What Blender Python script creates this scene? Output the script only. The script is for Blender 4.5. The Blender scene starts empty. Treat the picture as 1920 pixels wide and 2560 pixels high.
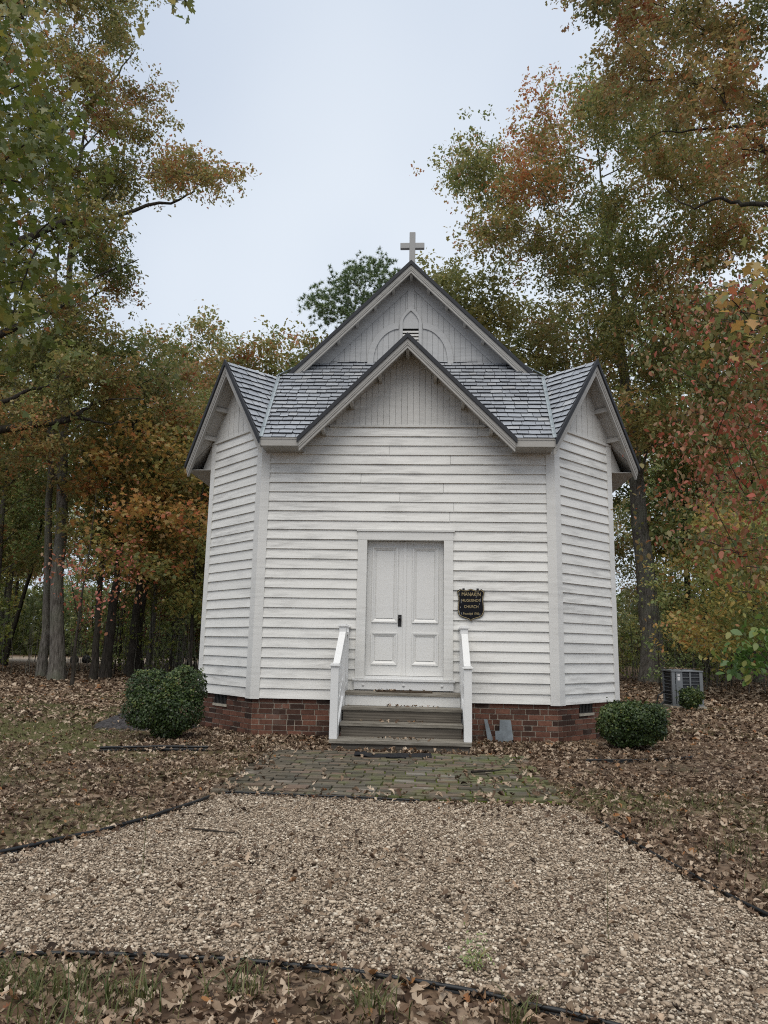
import bpy, math
import numpy as np
from mathutils import Vector, Matrix

scene = bpy.context.scene
COL = scene.collection

# ------------------------------------------------------------------ camera
CAM_P = (0.27846, -10.90817, 1.29216)
YAW, PITCH, ROLL, FPX = -0.0557714, 0.1805125, 0.0196154, 1848.0
fw = Vector((math.sin(YAW) * math.cos(PITCH), math.cos(YAW) * math.cos(PITCH), math.sin(PITCH)))
rt0 = Vector((math.cos(YAW), -math.sin(YAW), 0)); up0 = rt0.cross(fw)
rt = rt0 * math.cos(ROLL) + up0 * math.sin(ROLL)
up = up0 * math.cos(ROLL) - rt0 * math.sin(ROLL)
cam_d = bpy.data.cameras.new("camera")
cam_d.sensor_fit = 'HORIZONTAL'; cam_d.sensor_width = 36.0
cam_d.lens = 36.0 * FPX / 1920.0
cam_d.clip_start = 0.05; cam_d.clip_end = 2000
cam = bpy.data.objects.new("camera", cam_d)
m = Matrix.Identity(4)
for i in range(3):
    m[i][0] = rt[i]; m[i][1] = up[i]; m[i][2] = -fw[i]; m[i][3] = CAM_P[i]
cam.matrix_world = m
COL.objects.link(cam); scene.camera = cam

# ------------------------------------------------------------------ sky and light
SUN_EL, SUN_AZ = math.radians(60), math.radians(188)      # behind the camera, high, veiled by cloud
world = bpy.data.worlds.new("World"); scene.world = world
world.use_nodes = True
nt = world.node_tree; nt.nodes.clear()
wo = nt.nodes.new('ShaderNodeOutputWorld'); bg = nt.nodes.new('ShaderNodeBackground')
sky = nt.nodes.new('ShaderNodeTexSky'); sky.sky_type = 'NISHITA'; sky.sun_disc = False
sky.sun_elevation = SUN_EL; sky.sun_rotation = SUN_AZ
sky.air_density = 1.0; sky.dust_density = 4.0; sky.ozone_density = 1.0
cl = nt.nodes.new('ShaderNodeTexNoise'); cl.inputs['Scale'].default_value = 1.15; cl.inputs['Detail'].default_value = 3
cr = nt.nodes.new('ShaderNodeValToRGB')
cr.color_ramp.elements[0].position = 0.36; cr.color_ramp.elements[0].color = (3.35, 3.88, 4.75, 1)
cr.color_ramp.elements[1].position = 0.68; cr.color_ramp.elements[1].color = (5.1, 5.5, 5.95, 1)
tc = nt.nodes.new('ShaderNodeTexCoord')
mx = nt.nodes.new('ShaderNodeMix'); mx.data_type = 'RGBA'; mx.inputs[0].default_value = 0.90
nt.links.new(tc.outputs['Generated'], cl.inputs['Vector'])
nt.links.new(cl.outputs['Fac'], cr.inputs['Fac'])
nt.links.new(sky.outputs[0], mx.inputs[6]); nt.links.new(cr.outputs[0], mx.inputs[7])
nt.links.new(mx.outputs[2], bg.inputs['Color']); bg.inputs['Strength'].default_value = 0.10
nt.links.new(bg.outputs[0], wo.inputs['Surface'])

sun_d = bpy.data.lights.new("sun", 'SUN'); sun_d.energy = 1.5; sun_d.angle = math.radians(60)
sun_d.color = (1.0, 0.94, 0.84)
sun = bpy.data.objects.new("sun", sun_d); COL.objects.link(sun)
sdir = Vector((math.sin(SUN_AZ) * math.cos(SUN_EL), math.cos(SUN_AZ) * math.cos(SUN_EL), math.sin(SUN_EL)))
sun.rotation_euler = sdir.to_track_quat('Z', 'Y').to_euler()
scene.view_settings.view_transform = 'Standard'; scene.view_settings.look = 'None'
scene.view_settings.exposure = 0.75; scene.view_settings.gamma = 1.0
scene.view_settings.use_curve_mapping = False
scene.cycles.use_denoising = False; scene.cycles.use_adaptive_sampling = False
scene.cycles.pixel_filter_type = 'BLACKMAN_HARRIS'; scene.cycles.filter_width = 1.1
scene.cycles.max_bounces = 8; scene.cycles.transparent_max_bounces = 4
scene.cycles.diffuse_bounces = 6; scene.cycles.glossy_bounces = 2; scene.cycles.transmission_bounces = 6
scene.cycles.caustics_reflective = False; scene.cycles.caustics_refractive = False

R = np.random.default_rng(7)

# ------------------------------------------------------------------ materials
def mat(name, rough=0.7, spec=0.3):
    ma = bpy.data.materials.new(name); ma.use_nodes = True
    b = ma.node_tree.nodes['Principled BSDF']
    b.inputs['Roughness'].default_value = rough
    b.inputs['Specular IOR Level'].default_value = spec
    return ma, ma.node_tree, b
def N(nt, typ, **kw):
    n = nt.nodes.new(typ)
    for k, v in kw.items():
        if hasattr(n, k): setattr(n, k, v)
        else: n.inputs[k].default_value = v
    return n
def coords(nt, scale=(1, 1, 1), kind='Object', loc=(0, 0, 0)):
    t = N(nt, 'ShaderNodeTexCoord'); mp = N(nt, 'ShaderNodeMapping')
    mp.inputs['Scale'].default_value = scale; mp.inputs['Location'].default_value = loc
    nt.links.new(t.outputs[kind], mp.inputs['Vector']); return mp.outputs[0]
def noise(nt, vec, scale=5.0, detail=4.0, rough=0.55):
    n = N(nt, 'ShaderNodeTexNoise'); n.inputs['Scale'].default_value = scale
    n.inputs['Detail'].default_value = detail; n.inputs['Roughness'].default_value = rough
    nt.links.new(vec, n.inputs['Vector']); return n.outputs['Fac']
def ramp(nt, fac, stops, interp='LINEAR'):
    r = N(nt, 'ShaderNodeValToRGB'); e = r.color_ramp.elements; r.color_ramp.interpolation = interp
    while len(e) < len(stops): e.new(0.5)
    for i, (p, c) in enumerate(stops):
        e[i].position = p
        e[i].color = (c[0], c[1], c[2], 1) if hasattr(c, '__len__') else (c, c, c, 1)
    nt.links.new(fac, r.inputs['Fac']); return r.outputs[0]
def mixc(nt, fac, a, b, mode='MIX'):
    x = N(nt, 'ShaderNodeMix'); x.data_type = 'RGBA'; x.blend_type = mode
    if hasattr(fac, 'links'): nt.links.new(fac, x.inputs[0])
    else: x.inputs[0].default_value = fac
    for s, v in ((6, a), (7, b)):
        if hasattr(v, 'links'): nt.links.new(v, x.inputs[s])
        else: x.inputs[s].default_value = (v[0], v[1], v[2], 1)
    return x.outputs[2]
def attr(nt, name='rnd'):
    a = N(nt, 'ShaderNodeAttribute'); a.attribute_name = name; return a.outputs['Fac']
def bump(nt, b, h, strength=0.3, dist=0.01):
    u = N(nt, 'ShaderNodeBump'); u.inputs['Strength'].default_value = strength
    u.inputs['Distance'].default_value = dist
    nt.links.new(h, u.inputs['Height']); nt.links.new(u.outputs[0], b.inputs['Normal'])
def setc(nt, b, c):
    if hasattr(c, 'links'): nt.links.new(c, b.inputs['Base Color'])
    else: b.inputs['Base Color'].default_value = (c[0], c[1], c[2], 1)
def math_(nt, op, a, b):
    x = N(nt, 'ShaderNodeMath', operation=op)
    for i, v in enumerate((a, b)):
        if hasattr(v, 'links'): nt.links.new(v, x.inputs[i])
        else: x.inputs[i].default_value = v
    return x.outputs[0]

M = {}
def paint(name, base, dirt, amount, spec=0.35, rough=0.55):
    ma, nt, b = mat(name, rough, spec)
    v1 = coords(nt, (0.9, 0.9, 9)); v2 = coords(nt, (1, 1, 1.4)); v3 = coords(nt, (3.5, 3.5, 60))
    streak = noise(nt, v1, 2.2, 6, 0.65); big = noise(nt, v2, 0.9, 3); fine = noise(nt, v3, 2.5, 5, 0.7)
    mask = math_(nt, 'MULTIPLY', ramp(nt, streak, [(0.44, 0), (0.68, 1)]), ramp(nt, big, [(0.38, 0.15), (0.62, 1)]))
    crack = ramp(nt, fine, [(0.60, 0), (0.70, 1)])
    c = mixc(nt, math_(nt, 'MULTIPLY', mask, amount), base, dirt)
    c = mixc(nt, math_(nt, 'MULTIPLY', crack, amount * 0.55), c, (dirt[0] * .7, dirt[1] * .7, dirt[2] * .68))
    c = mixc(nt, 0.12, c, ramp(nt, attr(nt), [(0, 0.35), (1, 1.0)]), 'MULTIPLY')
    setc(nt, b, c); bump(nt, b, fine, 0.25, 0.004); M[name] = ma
paint('siding_paint', (0.73, 0.722, 0.69), (0.36, 0.352, 0.335), 0.75)
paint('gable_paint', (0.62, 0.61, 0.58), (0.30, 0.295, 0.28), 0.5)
paint('shaded_gable_paint', (0.43, 0.432, 0.43), (0.23, 0.235, 0.235), 0.5)  # upper gable: shade under the overhang put into a darker, greyer base colour
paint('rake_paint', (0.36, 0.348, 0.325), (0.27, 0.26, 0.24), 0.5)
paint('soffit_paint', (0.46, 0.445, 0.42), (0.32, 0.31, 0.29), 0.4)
paint('trim_paint', (0.69, 0.685, 0.66), (0.37, 0.365, 0.35), 0.35)
paint('door_paint', (0.69, 0.685, 0.665), (0.44, 0.44, 0.43), 0.18, 0.5, 0.38)
paint('rail_paint', (0.70, 0.70, 0.69), (0.5, 0.5, 0.49), 0.15, 0.5, 0.4)
paint('cross_paint', (0.30, 0.30, 0.295), (0.22, 0.22, 0.21), 0.5)

ma, nt, b = mat('slate', 0.34, 0.5)
c = ramp(nt, attr(nt), [(0, (0.25, 0.264, 0.288)), (0.45, (0.285, 0.302, 0.328)), (0.8, (0.32, 0.338, 0.362)), (1, (0.36, 0.368, 0.38))])
nn = noise(nt, coords(nt), 14, 6, 0.7)
c = mixc(nt, 0.25, c, ramp(nt, nn, [(0.3, 0.45), (0.7, 1.3)]), 'MULTIPLY')
setc(nt, b, c); bump(nt, b, nn, 0.25, 0.006)
nt.links.new(ramp(nt, nn, [(0.3, 0.22), (0.7, 0.40)]), b.inputs['Roughness']); M['slate'] = ma

ma, nt, b = mat('slate_edge', 0.7, 0.2); setc(nt, b, (0.035, 0.037, 0.042)); M['slate_edge'] = ma
ma, nt, b = mat('flashing', 0.4, 0.5)
nn = noise(nt, coords(nt), 6, 5)
setc(nt, b, ramp(nt, nn, [(0.3, (0.20, 0.235, 0.25)), (0.7, (0.34, 0.375, 0.385))])); b.inputs['Metallic'].default_value = 0.35; M['flashing'] = ma

ma, nt, b = mat('brick', 0.88, 0.15)
c = ramp(nt, attr(nt), [(0, (0.036, 0.024, 0.020)), (0.3, (0.080, 0.041, 0.030)), (0.65, (0.128, 0.060, 0.042)), (1, (0.19, 0.088, 0.060))])
nn = noise(nt, coords(nt), 22, 6, 0.7)
c = mixc(nt, 0.6, c, ramp(nt, nn, [(0.25, 0.4), (0.75, 1.5)]), 'MULTIPLY')
st = noise(nt, coords(nt, (1, 1, 2)), 3, 5)
c = mixc(nt, ramp(nt, st, [(0.55, 0), (0.78, 0.55)]), c, (0.16, 0.13, 0.11))
setc(nt, b, c); bump(nt, b, nn, 0.6, 0.008); M['brick'] = ma
ma, nt, b = mat('mortar', 0.95, 0.1)
nn = noise(nt, coords(nt), 30, 6, 0.7)
setc(nt, b, ramp(nt, nn, [(0.3, (0.20, 0.17, 0.135)), (0.75, (0.42, 0.365, 0.30))])); bump(nt, b, nn, 0.5, 0.006); M['mortar'] = ma

ma, nt, b = mat('weathered_wood', 0.85, 0.2)
v = coords(nt, (1.2, 14, 14)); g1 = noise(nt, v, 3, 7, 0.65); g2 = noise(nt, coords(nt, (0.8, 3, 3)), 2, 4)
c = ramp(nt, g1, [(0.25, (0.075, 0.066, 0.053)), (0.5, (0.20, 0.182, 0.15)), (0.75, (0.36, 0.335, 0.295))])
c = mixc(nt, 0.5, c, ramp(nt, g2, [(0.3, 0.45), (0.7, 1.25)]), 'MULTIPLY')
setc(nt, b, c); bump(nt, b, g1, 0.4, 0.005); M['weathered_wood'] = ma
ma, nt, b = mat('dark_wood', 0.85, 0.2)
v = coords(nt, (1.2, 10, 12)); w = N(nt, 'ShaderNodeTexWave'); w.wave_type = 'BANDS'; w.bands_direction = 'Z'
w.inputs['Scale'].default_value = 1.6; w.inputs['Distortion'].default_value = 7; w.inputs['Detail'].default_value = 3
nt.links.new(coords(nt, (0.35, 1, 5)), w.inputs['Vector'])
c = ramp(nt, w.outputs['Fac'], [(0.2, (0.100, 0.087, 0.071)), (0.8, (0.150, 0.132, 0.108))])
c = mixc(nt, 0.5, c, ramp(nt, noise(nt, v, 3, 6), [(0.3, 0.55), (0.7, 1.25)]), 'MULTIPLY')
setc(nt, b, c); M['dark_wood'] = ma

def plain(name, col, rough=0.6, spec=0.3, metal=0.0, var=0.35, scale=12, bp=0.2):
    ma, nt, b = mat(name, rough, spec); b.inputs['Metallic'].default_value = metal
    nn = noise(nt, coords(nt), scale, 5, 0.65)
    c = ramp(nt, nn, [(0.3, tuple(x * (1 - var) for x in col)), (0.7, tuple(x * (1 + var) for x in col))])
    setc(nt, b, c)
    if bp: bump(nt, b, nn, bp, 0.006)
    M[name] = ma
plain('black_iron', (0.012, 0.010, 0.010), 0.5, 0.4)
plain('sign_black', (0.005, 0.005, 0.008), 0.55, 0.15, var=0.4, scale=20, bp=0.05)
plain('sign_gold', (0.36, 0.29, 0.16), 0.6, 0.3, 0.0, 0.45, 40, 0)
plain('sign_scratch', (0.34, 0.36, 0.38), 0.7)
plain('black_plastic', (0.010, 0.011, 0.012), 0.45, 0.4)
plain('black_rubber', (0.012, 0.012, 0.014), 0.75, 0.25, scale=30, bp=0.6)
plain('brown_mat', (0.055, 0.042, 0.030), 0.95, 0.05, scale=40, bp=0.6)
plain('slab_slate', (0.12, 0.14, 0.155), 0.6, 0.35, scale=8)
plain('concrete', (0.36, 0.33, 0.27), 0.9, 0.1, var=0.2)
plain('vent_dark', (0.035, 0.033, 0.030), 0.6, 0.3)
plain('void_dark', (0.006, 0.006, 0.006), 0.9, 0.05)
plain('unit_grey', (0.145, 0.157, 0.168), 0.5, 0.4, 0.0, 0.12, 3, 0)
plain('unit_coil', (0.030, 0.033, 0.038), 0.6, 0.3, scale=60)
plain('unit_label', (0.55, 0.55, 0.56), 0.5, 0.3, var=0.3, scale=45, bp=0)
plain('mulch_dark', (0.050, 0.046, 0.046), 0.9, 0.15, var=.75, scale=22, bp=0.9)

def bark(name, dark, light, sc=(9, 9, 1.3)):
    ma, nt, b = mat(name, 0.9, 0.12)
    n1 = noise(nt, coords(nt, sc), 2.2, 7, 0.65); n2 = noise(nt, coords(nt), 1.1, 4)
    c = ramp(nt, n1, [(0.35, dark), (0.65, light)])
    c = mixc(nt, ramp(nt, n2, [(0.45, 0), (0.7, 0.45)]), c, (light[0] * 0.8, light[1] * 1.0, light[2] * 0.75))
    setc(nt, b, c); bump(nt, b, n1, 0.9, 0.05); M[name] = ma
bark('bark_grey', (0.050, 0.043, 0.036), (0.21, 0.19, 0.165))
bark('bark_dark', (0.016, 0.013, 0.011), (0.070, 0.060, 0.050))
bark('bark_pine', (0.030, 0.020, 0.015), (0.12, 0.080, 0.060))

def leafmat(name, stops, rough=0.42, trans=0.35, spec=0.5):
    ma, nt, b = mat(name, rough, spec)
    c = ramp(nt, attr(nt), stops)
    n2 = noise(nt, coords(nt), 18, 2)
    c = mixc(nt, 0.25, c, ramp(nt, n2, [(0.3, 0.6), (0.7, 1.3)]), 'MULTIPLY')
    setc(nt, b, c)
    t = N(nt, 'ShaderNodeBsdfTranslucent'); nt.links.new(c, t.inputs['Color'])
    s = N(nt, 'ShaderNodeMixShader'); s.inputs[0].default_value = trans
    nt.links.new(b.outputs[0], s.inputs[1]); nt.links.new(t.outputs[0], s.inputs[2])
    nt.links.new(s.outputs[0], nt.nodes['Material Output'].inputs['Surface']); M[name] = ma
OL = [(0, (0.151, 0.190, 0.062)), (0.35, (0.246, 0.251, 0.085)), (0.6, (0.353, 0.294, 0.107)), (0.8, (0.415, 0.251, 0.102)), (1, (0.478, 0.172, 0.071))]
leafmat('oak_leaf', OL, trans=0.52)
leafmat('oak_leaf_brown', [(0, (0.153, 0.176, 0.063)), (0.3, (0.266, 0.239, 0.089)), (0.6, (0.379, 0.267, 0.111)), (0.85, (0.400, 0.190, 0.082)), (1, (0.392, 0.120, 0.057))], trans=0.52)
leafmat('green_leaf', [(0, (0.195, 0.284, 0.118)), (0.5, (0.372, 0.435, 0.165)), (0.85, (0.581, 0.521, 0.195)), (1, (0.802, 0.538, 0.189))], trans=0.52)
leafmat('yellow_green_leaf', [(0, (0.149, 0.204, 0.049)), (0.5, (0.254, 0.294, 0.071)), (1, (0.436, 0.383, 0.085))], trans=0.52)
leafmat('orange_leaf', [(0, (0.183, 0.212, 0.076)), (0.35, (0.329, 0.269, 0.076)), (0.7, (0.465, 0.255, 0.076)), (1, (0.465, 0.157, 0.076))], trans=0.52)
leafmat('gold_leaf', [(0, (0.204, 0.264, 0.095)), (0.4, (0.373, 0.367, 0.113)), (0.75, (0.543, 0.367, 0.118)), (1, (0.543, 0.224, 0.095))], trans=0.52)
leafmat('red_leaf', [(0, (0.168, 0.147, 0.050)), (0.35, (0.336, 0.137, 0.075)), (0.7, (0.420, 0.121, 0.090)), (1, (0.483, 0.210, 0.160))], trans=0.4)
leafmat('dogwood_leaf', [(0, (0.095, 0.132, 0.038)), (0.25, (0.176, 0.161, 0.055)), (0.42, (0.244, 0.137, 0.060)), (0.62, (0.341, 0.098, 0.053)), (0.88, (0.405, 0.108, 0.066)), (1, (0.405, 0.215, 0.145))], trans=0.35, spec=0.4)
leafmat('bright_green_leaf', [(0, (0.060, 0.125, 0.028)), (0.6, (0.10, 0.175, 0.035)), (1, (0.20, 0.20, 0.04))], trans=0.4)
leafmat('pine_needle', [(0, (0.087, 0.146, 0.058)), (1, (0.186, 0.254, 0.095))], trans=0.1)
leafmat('boxwood_leaf', [(0, (0.020, 0.036, 0.012)), (0.5, (0.044, 0.074, 0.020)), (0.85, (0.080, 0.115, 0.028)), (1, (0.15, 0.155, 0.035))], 0.42, 0.15, 0.4)
leafmat('litter', [(0, (0.029, 0.019, 0.013)), (0.25, (0.094, 0.057, 0.036)), (0.5, (0.198, 0.136, 0.088)), (0.75, (0.336, 0.253, 0.178)), (0.92, (0.514, 0.414, 0.311)), (0.97, (0.267, 0.124, 0.043)), (1, (0.178, 0.072, 0.039))], 0.7, 0.15, 0.25)
leafmat('far_leaf', [(0, (0.167, 0.217, 0.091)), (0.5, (0.285, 0.310, 0.134)), (0.85, (0.436, 0.360, 0.158)), (1, (0.535, 0.318, 0.143))], trans=0.5)
leafmat('maple_leaf', [(0, (0.066, 0.099, 0.022)), (0.5, (0.120, 0.143, 0.030)), (0.9, (0.228, 0.193, 0.040)), (1, (0.312, 0.110, 0.040))], trans=0.45)
leafmat('light_green_leaf', [(0, (0.171, 0.194, 0.069)), (0.5, (0.276, 0.269, 0.094)), (1, (0.380, 0.300, 0.112))], trans=0.5)
leafmat('grass_blade', [(0, (0.050, 0.075, 0.018)), (0.5, (0.105, 0.115, 0.032)), (1, (0.22, 0.19, 0.08))], 0.6, 0.3)
leafmat('gravel_stone', [(0, (0.101, 0.073, 0.052)), (0.18, (0.212, 0.160, 0.114)), (0.45, (0.345, 0.271, 0.199)), (0.75, (0.466, 0.382, 0.290)), (0.92, (0.562, 0.480, 0.377)), (1, (0.678, 0.606, 0.497))], 0.8, 0.0, 0.2)

# ------------------------------------------------------------------ mesh helpers
def thing(name, label, cat, loc=(0, 0, 0), rotz=0.0, group=None, kind=None):
    o = bpy.data.objects.new(name, None); COL.objects.link(o)
    o.location = loc; o.rotation_euler = (0, 0, rotz); o.empty_display_size = 0.1
    return tag(o, label, cat, group, kind)
def tag(o, label, cat, group=None, kind=None):
    o['label'] = label; o['category'] = cat
    if group: o['group'] = group
    if kind: o['kind'] = kind
    return o
def link(name, me, parent=None):
    o = bpy.data.objects.new(name, me); COL.objects.link(o)
    if parent is not None: o.parent = parent
    return o
def raw_mesh(name, V, F, rnd=None, mats=(), midx=None, smooth=False):
    """V (n,3); F list of int arrays (k, nside) or list of tuples"""
    me = bpy.data.meshes.new(name)
    V = np.asarray(V, np.float32).reshape(-1, 3)
    me.vertices.add(len(V)); me.vertices.foreach_set('co', V.ravel())
    loops, starts, p = [], [], 0
    for A in F:
        A = np.asarray(A, np.int32)
        if A.ndim == 1: A = A[None]
        k, n = A.shape
        loops.append(A.ravel()); starts.append(p + np.arange(k, dtype=np.int32) * n); p += k * n
    L = np.concatenate(loops); S = np.concatenate(starts).astype(np.int32)
    me.loops.add(len(L)); me.loops.foreach_set('vertex_index', L)
    me.polygons.add(len(S)); me.polygons.foreach_set('loop_start', S)
    for x in mats: me.materials.append(M[x])
    if midx is not None: me.polygons.foreach_set('material_index', np.asarray(midx, np.int32))
    if smooth: me.polygons.foreach_set('use_smooth', np.ones(len(S), bool))
    me.update(calc_edges=True)
    if rnd is not None:
        a = me.attributes.new('rnd', 'FLOAT', 'POINT'); a.data.foreach_set('value', np.asarray(rnd, np.float32))
    return me

class MB:
    def __init__(s): s.V = []; s.F = []; s.Rn = []; s.mi = []
    def add(s, verts, faces, rnd=None, mi=0):
        b = len(s.V); r = float(R.random()) if rnd is None else rnd
        s.V += [tuple(v) for v in verts]; s.Rn += [r] * len(verts)
        for f in faces: s.F.append(tuple(i + b for i in f)); s.mi.append(mi)
        return s
    def prism(s, poly, ext, rnd=None, mi=0):
        """poly: 3D points, ext: vector; closed solid"""
        P = [Vector(p) for p in poly]; e = Vector(ext); n = len(P)
        nrm = Vector((0, 0, 0))
        for i in range(n): nrm += P[i].cross(P[(i + 1) % n])
        if nrm.dot(e) > 0: P.reverse()
        return s.add(P + [p + e for p in P],
                     [tuple(range(n)), tuple(range(2 * n - 1, n - 1, -1))] +
                     [(i, n + i, n + (i + 1) % n, (i + 1) % n) for i in range(n)], rnd, mi)
    def box(s, c, size, fr=None, rnd=None, mi=0):
        """c centre, size full; fr frame matrix 3x3 (columns) optional"""
        hx, hy, hz = (x / 2 for x in size); fr = fr or Matrix.Identity(3); c = Vector(c)
        pts = [c + fr @ Vector((x, y, z)) for z in (-hz, hz) for x, y in ((-hx, -hy), (hx, -hy), (hx, hy), (-hx, hy))]
        return s.add(pts, [(3, 2, 1, 0), (4, 5, 6, 7), (0, 1, 5, 4), (1, 2, 6, 5), (2, 3, 7, 6), (3, 0, 4, 7)], rnd, mi)
    def bar(s, a, b, w, h, upv=(0, 0, 1), rnd=None, mi=0):
        a, b = Vector(a), Vector(b); d = (b - a); L = d.length; d.normalize()
        x = d.cross(Vector(upv)).normalized(); z = x.cross(d)
        fr = Matrix((x, d, z)).transposed()
        return s.box((a + b) / 2, (w, L, h), fr, rnd, mi)
    def tube(s, P, rad, n=8, rnd=None, mi=0):
        V, F = tube_arrays(np.array(P, float), np.array(rad, float), n)
        return s.add(V, [tuple(f) for f in F], rnd, mi)
    def build(s, name, mats, parent=None, smooth=False):
        if isinstance(mats, str): mats = (mats,)
        me = bpy.data.meshes.new(name); me.from_pydata(s.V, [], s.F)
        for x in mats: me.materials.append(M[x])
        me.polygons.foreach_set('material_index', s.mi)
        if smooth: me.polygons.foreach_set('use_smooth', [True] * len(s.F))
        a = me.attributes.new('rnd', 'FLOAT', 'POINT'); a.data.foreach_set('value', s.Rn)
        me.update()
        return link(name, me, parent)

def tube_arrays(P, rad, n, cap=True):
    k = len(P)
    T = np.gradient(P, axis=0); T /= np.linalg.norm(T, axis=1)[:, None] + 1e-9
    ref = np.array([0, 0, 1.0]) if abs(T[:, 2]).mean() < 0.8 else np.array([1.0, 0, 0])
    A = np.cross(T, ref); A /= np.linalg.norm(A, axis=1)[:, None] + 1e-9
    B = np.cross(T, A)
    th = np.arange(n) * 2 * np.pi / n
    V = (P[:, None] + rad[:, None, None] * (np.cos(th)[None, :, None] * A[:, None] + np.sin(th)[None, :, None] * B[:, None])).reshape(-1, 3)
    i = np.arange(k - 1)[:, None] * n + np.arange(n)[None]
    j = np.arange(k - 1)[:, None] * n + (np.arange(n)[None] + 1) % n
    F = np.stack([i, j, j + n, i + n], -1).reshape(-1, 4)
    return V, F

def vnoise(x, y, seed=0, sc=1.0):
    x = np.asarray(x) * sc; y = np.asarray(y) * sc
    xi = np.floor(x).astype(int); yi = np.floor(y).astype(int); fx = x - xi; fy = y - yi
    fx = fx * fx * (3 - 2 * fx); fy = fy * fy * (3 - 2 * fy)
    def h(a, b):
        v = np.sin(a * 127.1 + b * 311.7 + seed * 74.7) * 43758.5453
        return v - np.floor(v)
    return (h(xi, yi) * (1 - fx) + h(xi + 1, yi) * fx) * (1 - fy) + (h(xi, yi + 1) * (1 - fx) + h(xi + 1, yi + 1) * fx) * fy
def fbm(x, y, seed=0, sc=1.0):
    return 0.5 * vnoise(x, y, seed, sc) + 0.3 * vnoise(x, y, seed + 1, sc * 2.3) + 0.2 * vnoise(x, y, seed + 2, sc * 5.1)
def in_poly(x, y, poly):
    c = np.zeros(len(x), bool); n = len(poly)
    for i in range(n):
        (x1, y1), (x2, y2) = poly[i], poly[i - 1]
        cond = (y1 > y) != (y2 > y)
        with np.errstate(divide='ignore', invalid='ignore'):
            c ^= cond & (x < (x2 - x1) * (y - y1) / (y2 - y1 + 1e-12) + x1)
    return c

# leaf templates: outline in the leaf's own plane (y along the leaf), folded along the midrib
def outline(half, fold, droop):
    pts = [(0, half[0][1])] if half[0][0] == 0 else []
    r = [(x, y) for x, y in half]
    l = [(-x, y) for x, y in half[::-1] if x > 0]
    P = np.array(r + l, float)
    z = fold * np.abs(P[:, 0]) - droop * (P[:, 1] - 0.3) ** 2
    return np.column_stack([P[:, 0], P[:, 1] - 0.0, z])
OAK = [(0, 0), (.10, .16), (.30, .30), (.14, .42), (.34, .62), (.13, .74), (0, 1)]
OAK_SMALL = [(0, 0), (.28, .30), (.13, .45), (.32, .68), (0, 1)]
OVAL = [(0, 0), (.22, .2), (.30, .48), (.18, .8), (0, 1)]
MAPLE = [(0, 0), (.12, .12), (.42, .08), (.30, .3), (.58, .58), (.24, .56), (0, 1)]
SMALL = [(0, 0), (.26, .5), (0, 1)]

def leaf_cloud(tmpl, C, size, rnd, up_bias=0.5, droop=0.25, jitter=None, nrm=None):
    n = len(C)
    if nrm is None:
        nrm = R.normal(size=(n, 3)); nrm[:, 2] = np.abs(nrm[:, 2]) + up_bias
    nrm = nrm / np.linalg.norm(nrm, axis=1)[:, None]
    h = R.normal(size=(n, 3)); h[:, 2] -= droop * 2
    d = h - (h * nrm).sum(1)[:, None] * nrm; d /= np.linalg.norm(d, axis=1)[:, None] + 1e-9
    s = np.cross(d, nrm)
    T = tmpl
    V = C[:, None] + size[:, None, None] * (T[None, :, 0, None] * s[:, None] + T[None, :, 1, None] * d[:, None] + T[None, :, 2, None] * nrm[:, None])
    k = len(T)
    F = np.arange(n * k, dtype=np.int32).reshape(n, k)
    return V.reshape(-1, 3), F, np.repeat(rnd, k)

def leaf_grid(widths, curl, bend, twist=0.0, narrow=1.0):
    """a curled dry leaf as a 3-column strip of faces"""
    n = len(widths); V = []
    for i, w in enumerate(widths):
        y = i / (n - 1); a = bend * (y - .5)
        for c in (-1, 0, 1):
            x = c * w * narrow
            z = curl * (x * x) * 5 + bend * (y - .5) ** 2 + twist * x * (y - .5)
            V.append((x, y - .5, z))
    F = []
    for i in range(n - 1):
        for c in (0, 1): F.append((i * 3 + c, i * 3 + c + 1, i * 3 + c + 4, i * 3 + c + 3))
    return np.array(V, float), np.array(F, np.int32)
def grid_cloud(tm, C, size, rnd, nrm):
    V0, F0 = tm; v, _, r = leaf_cloud(V0, C, size, rnd, droop=0, nrm=nrm)
    k = len(V0); n = len(C)
    return v, (np.arange(n, dtype=np.int32)[:, None, None] * k + F0[None]).reshape(-1, 4), r

# ------------------------------------------------------------------ the church
CH = thing('church', 'small white clapboard church with slate gables and a cross on the roof', 'church', kind='thing')
CY = 3.3
def rotk(p, k):
    x, y = p[0], p[1] - CY
    for _ in range(k % 4): x, y = -y, x
    return Vector((x, y + CY, p[2]))
class Frame:
    """wall frame: u to the viewer's right seen from outside, o outward, z up"""
    def __init__(s, ox, oy, nx, ny):
        s.o0 = Vector((ox, oy, 0)); s.n = Vector((nx, ny, 0)); s.u = Vector((-ny, nx, 0))
        s.m = Matrix((s.u, s.n, Vector((0, 0, 1)))).transposed()
    def __call__(s, u, z, o=0.0): return s.o0 + s.u * u + s.n * o + Vector((0, 0, z))
    def rot(s, k):
        a = rotk(s.o0, k); b = rotk(s.o0 + s.n, k) - a
        return Frame(a.x, a.y, b.x, b.y)
    def box(s, mb, u0, u1, z0, z1, o0, o1, rnd=None, mi=0):
        return mb.box(s((u0 + u1) / 2, (z0 + z1) / 2, (o0 + o1) / 2), (abs(u1 - u0), abs(o1 - o0), abs(z1 - z0)), s.m, rnd, mi)
    def poly(s, mb, pts, o0, o1, rnd=None, mi=0):
        return mb.prism([s(u, z, o0) for u, z in pts], s.n * (o1 - o0), rnd, mi)
Q = math.sqrt(0.5)
F_SIDE = Frame(0, 0, 0, -1); F_DIAG = Frame(-2.75, 0.55, -Q, -Q)
ZB, ZM, EXPO = 0.531, 4.606, 0.1455
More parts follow.
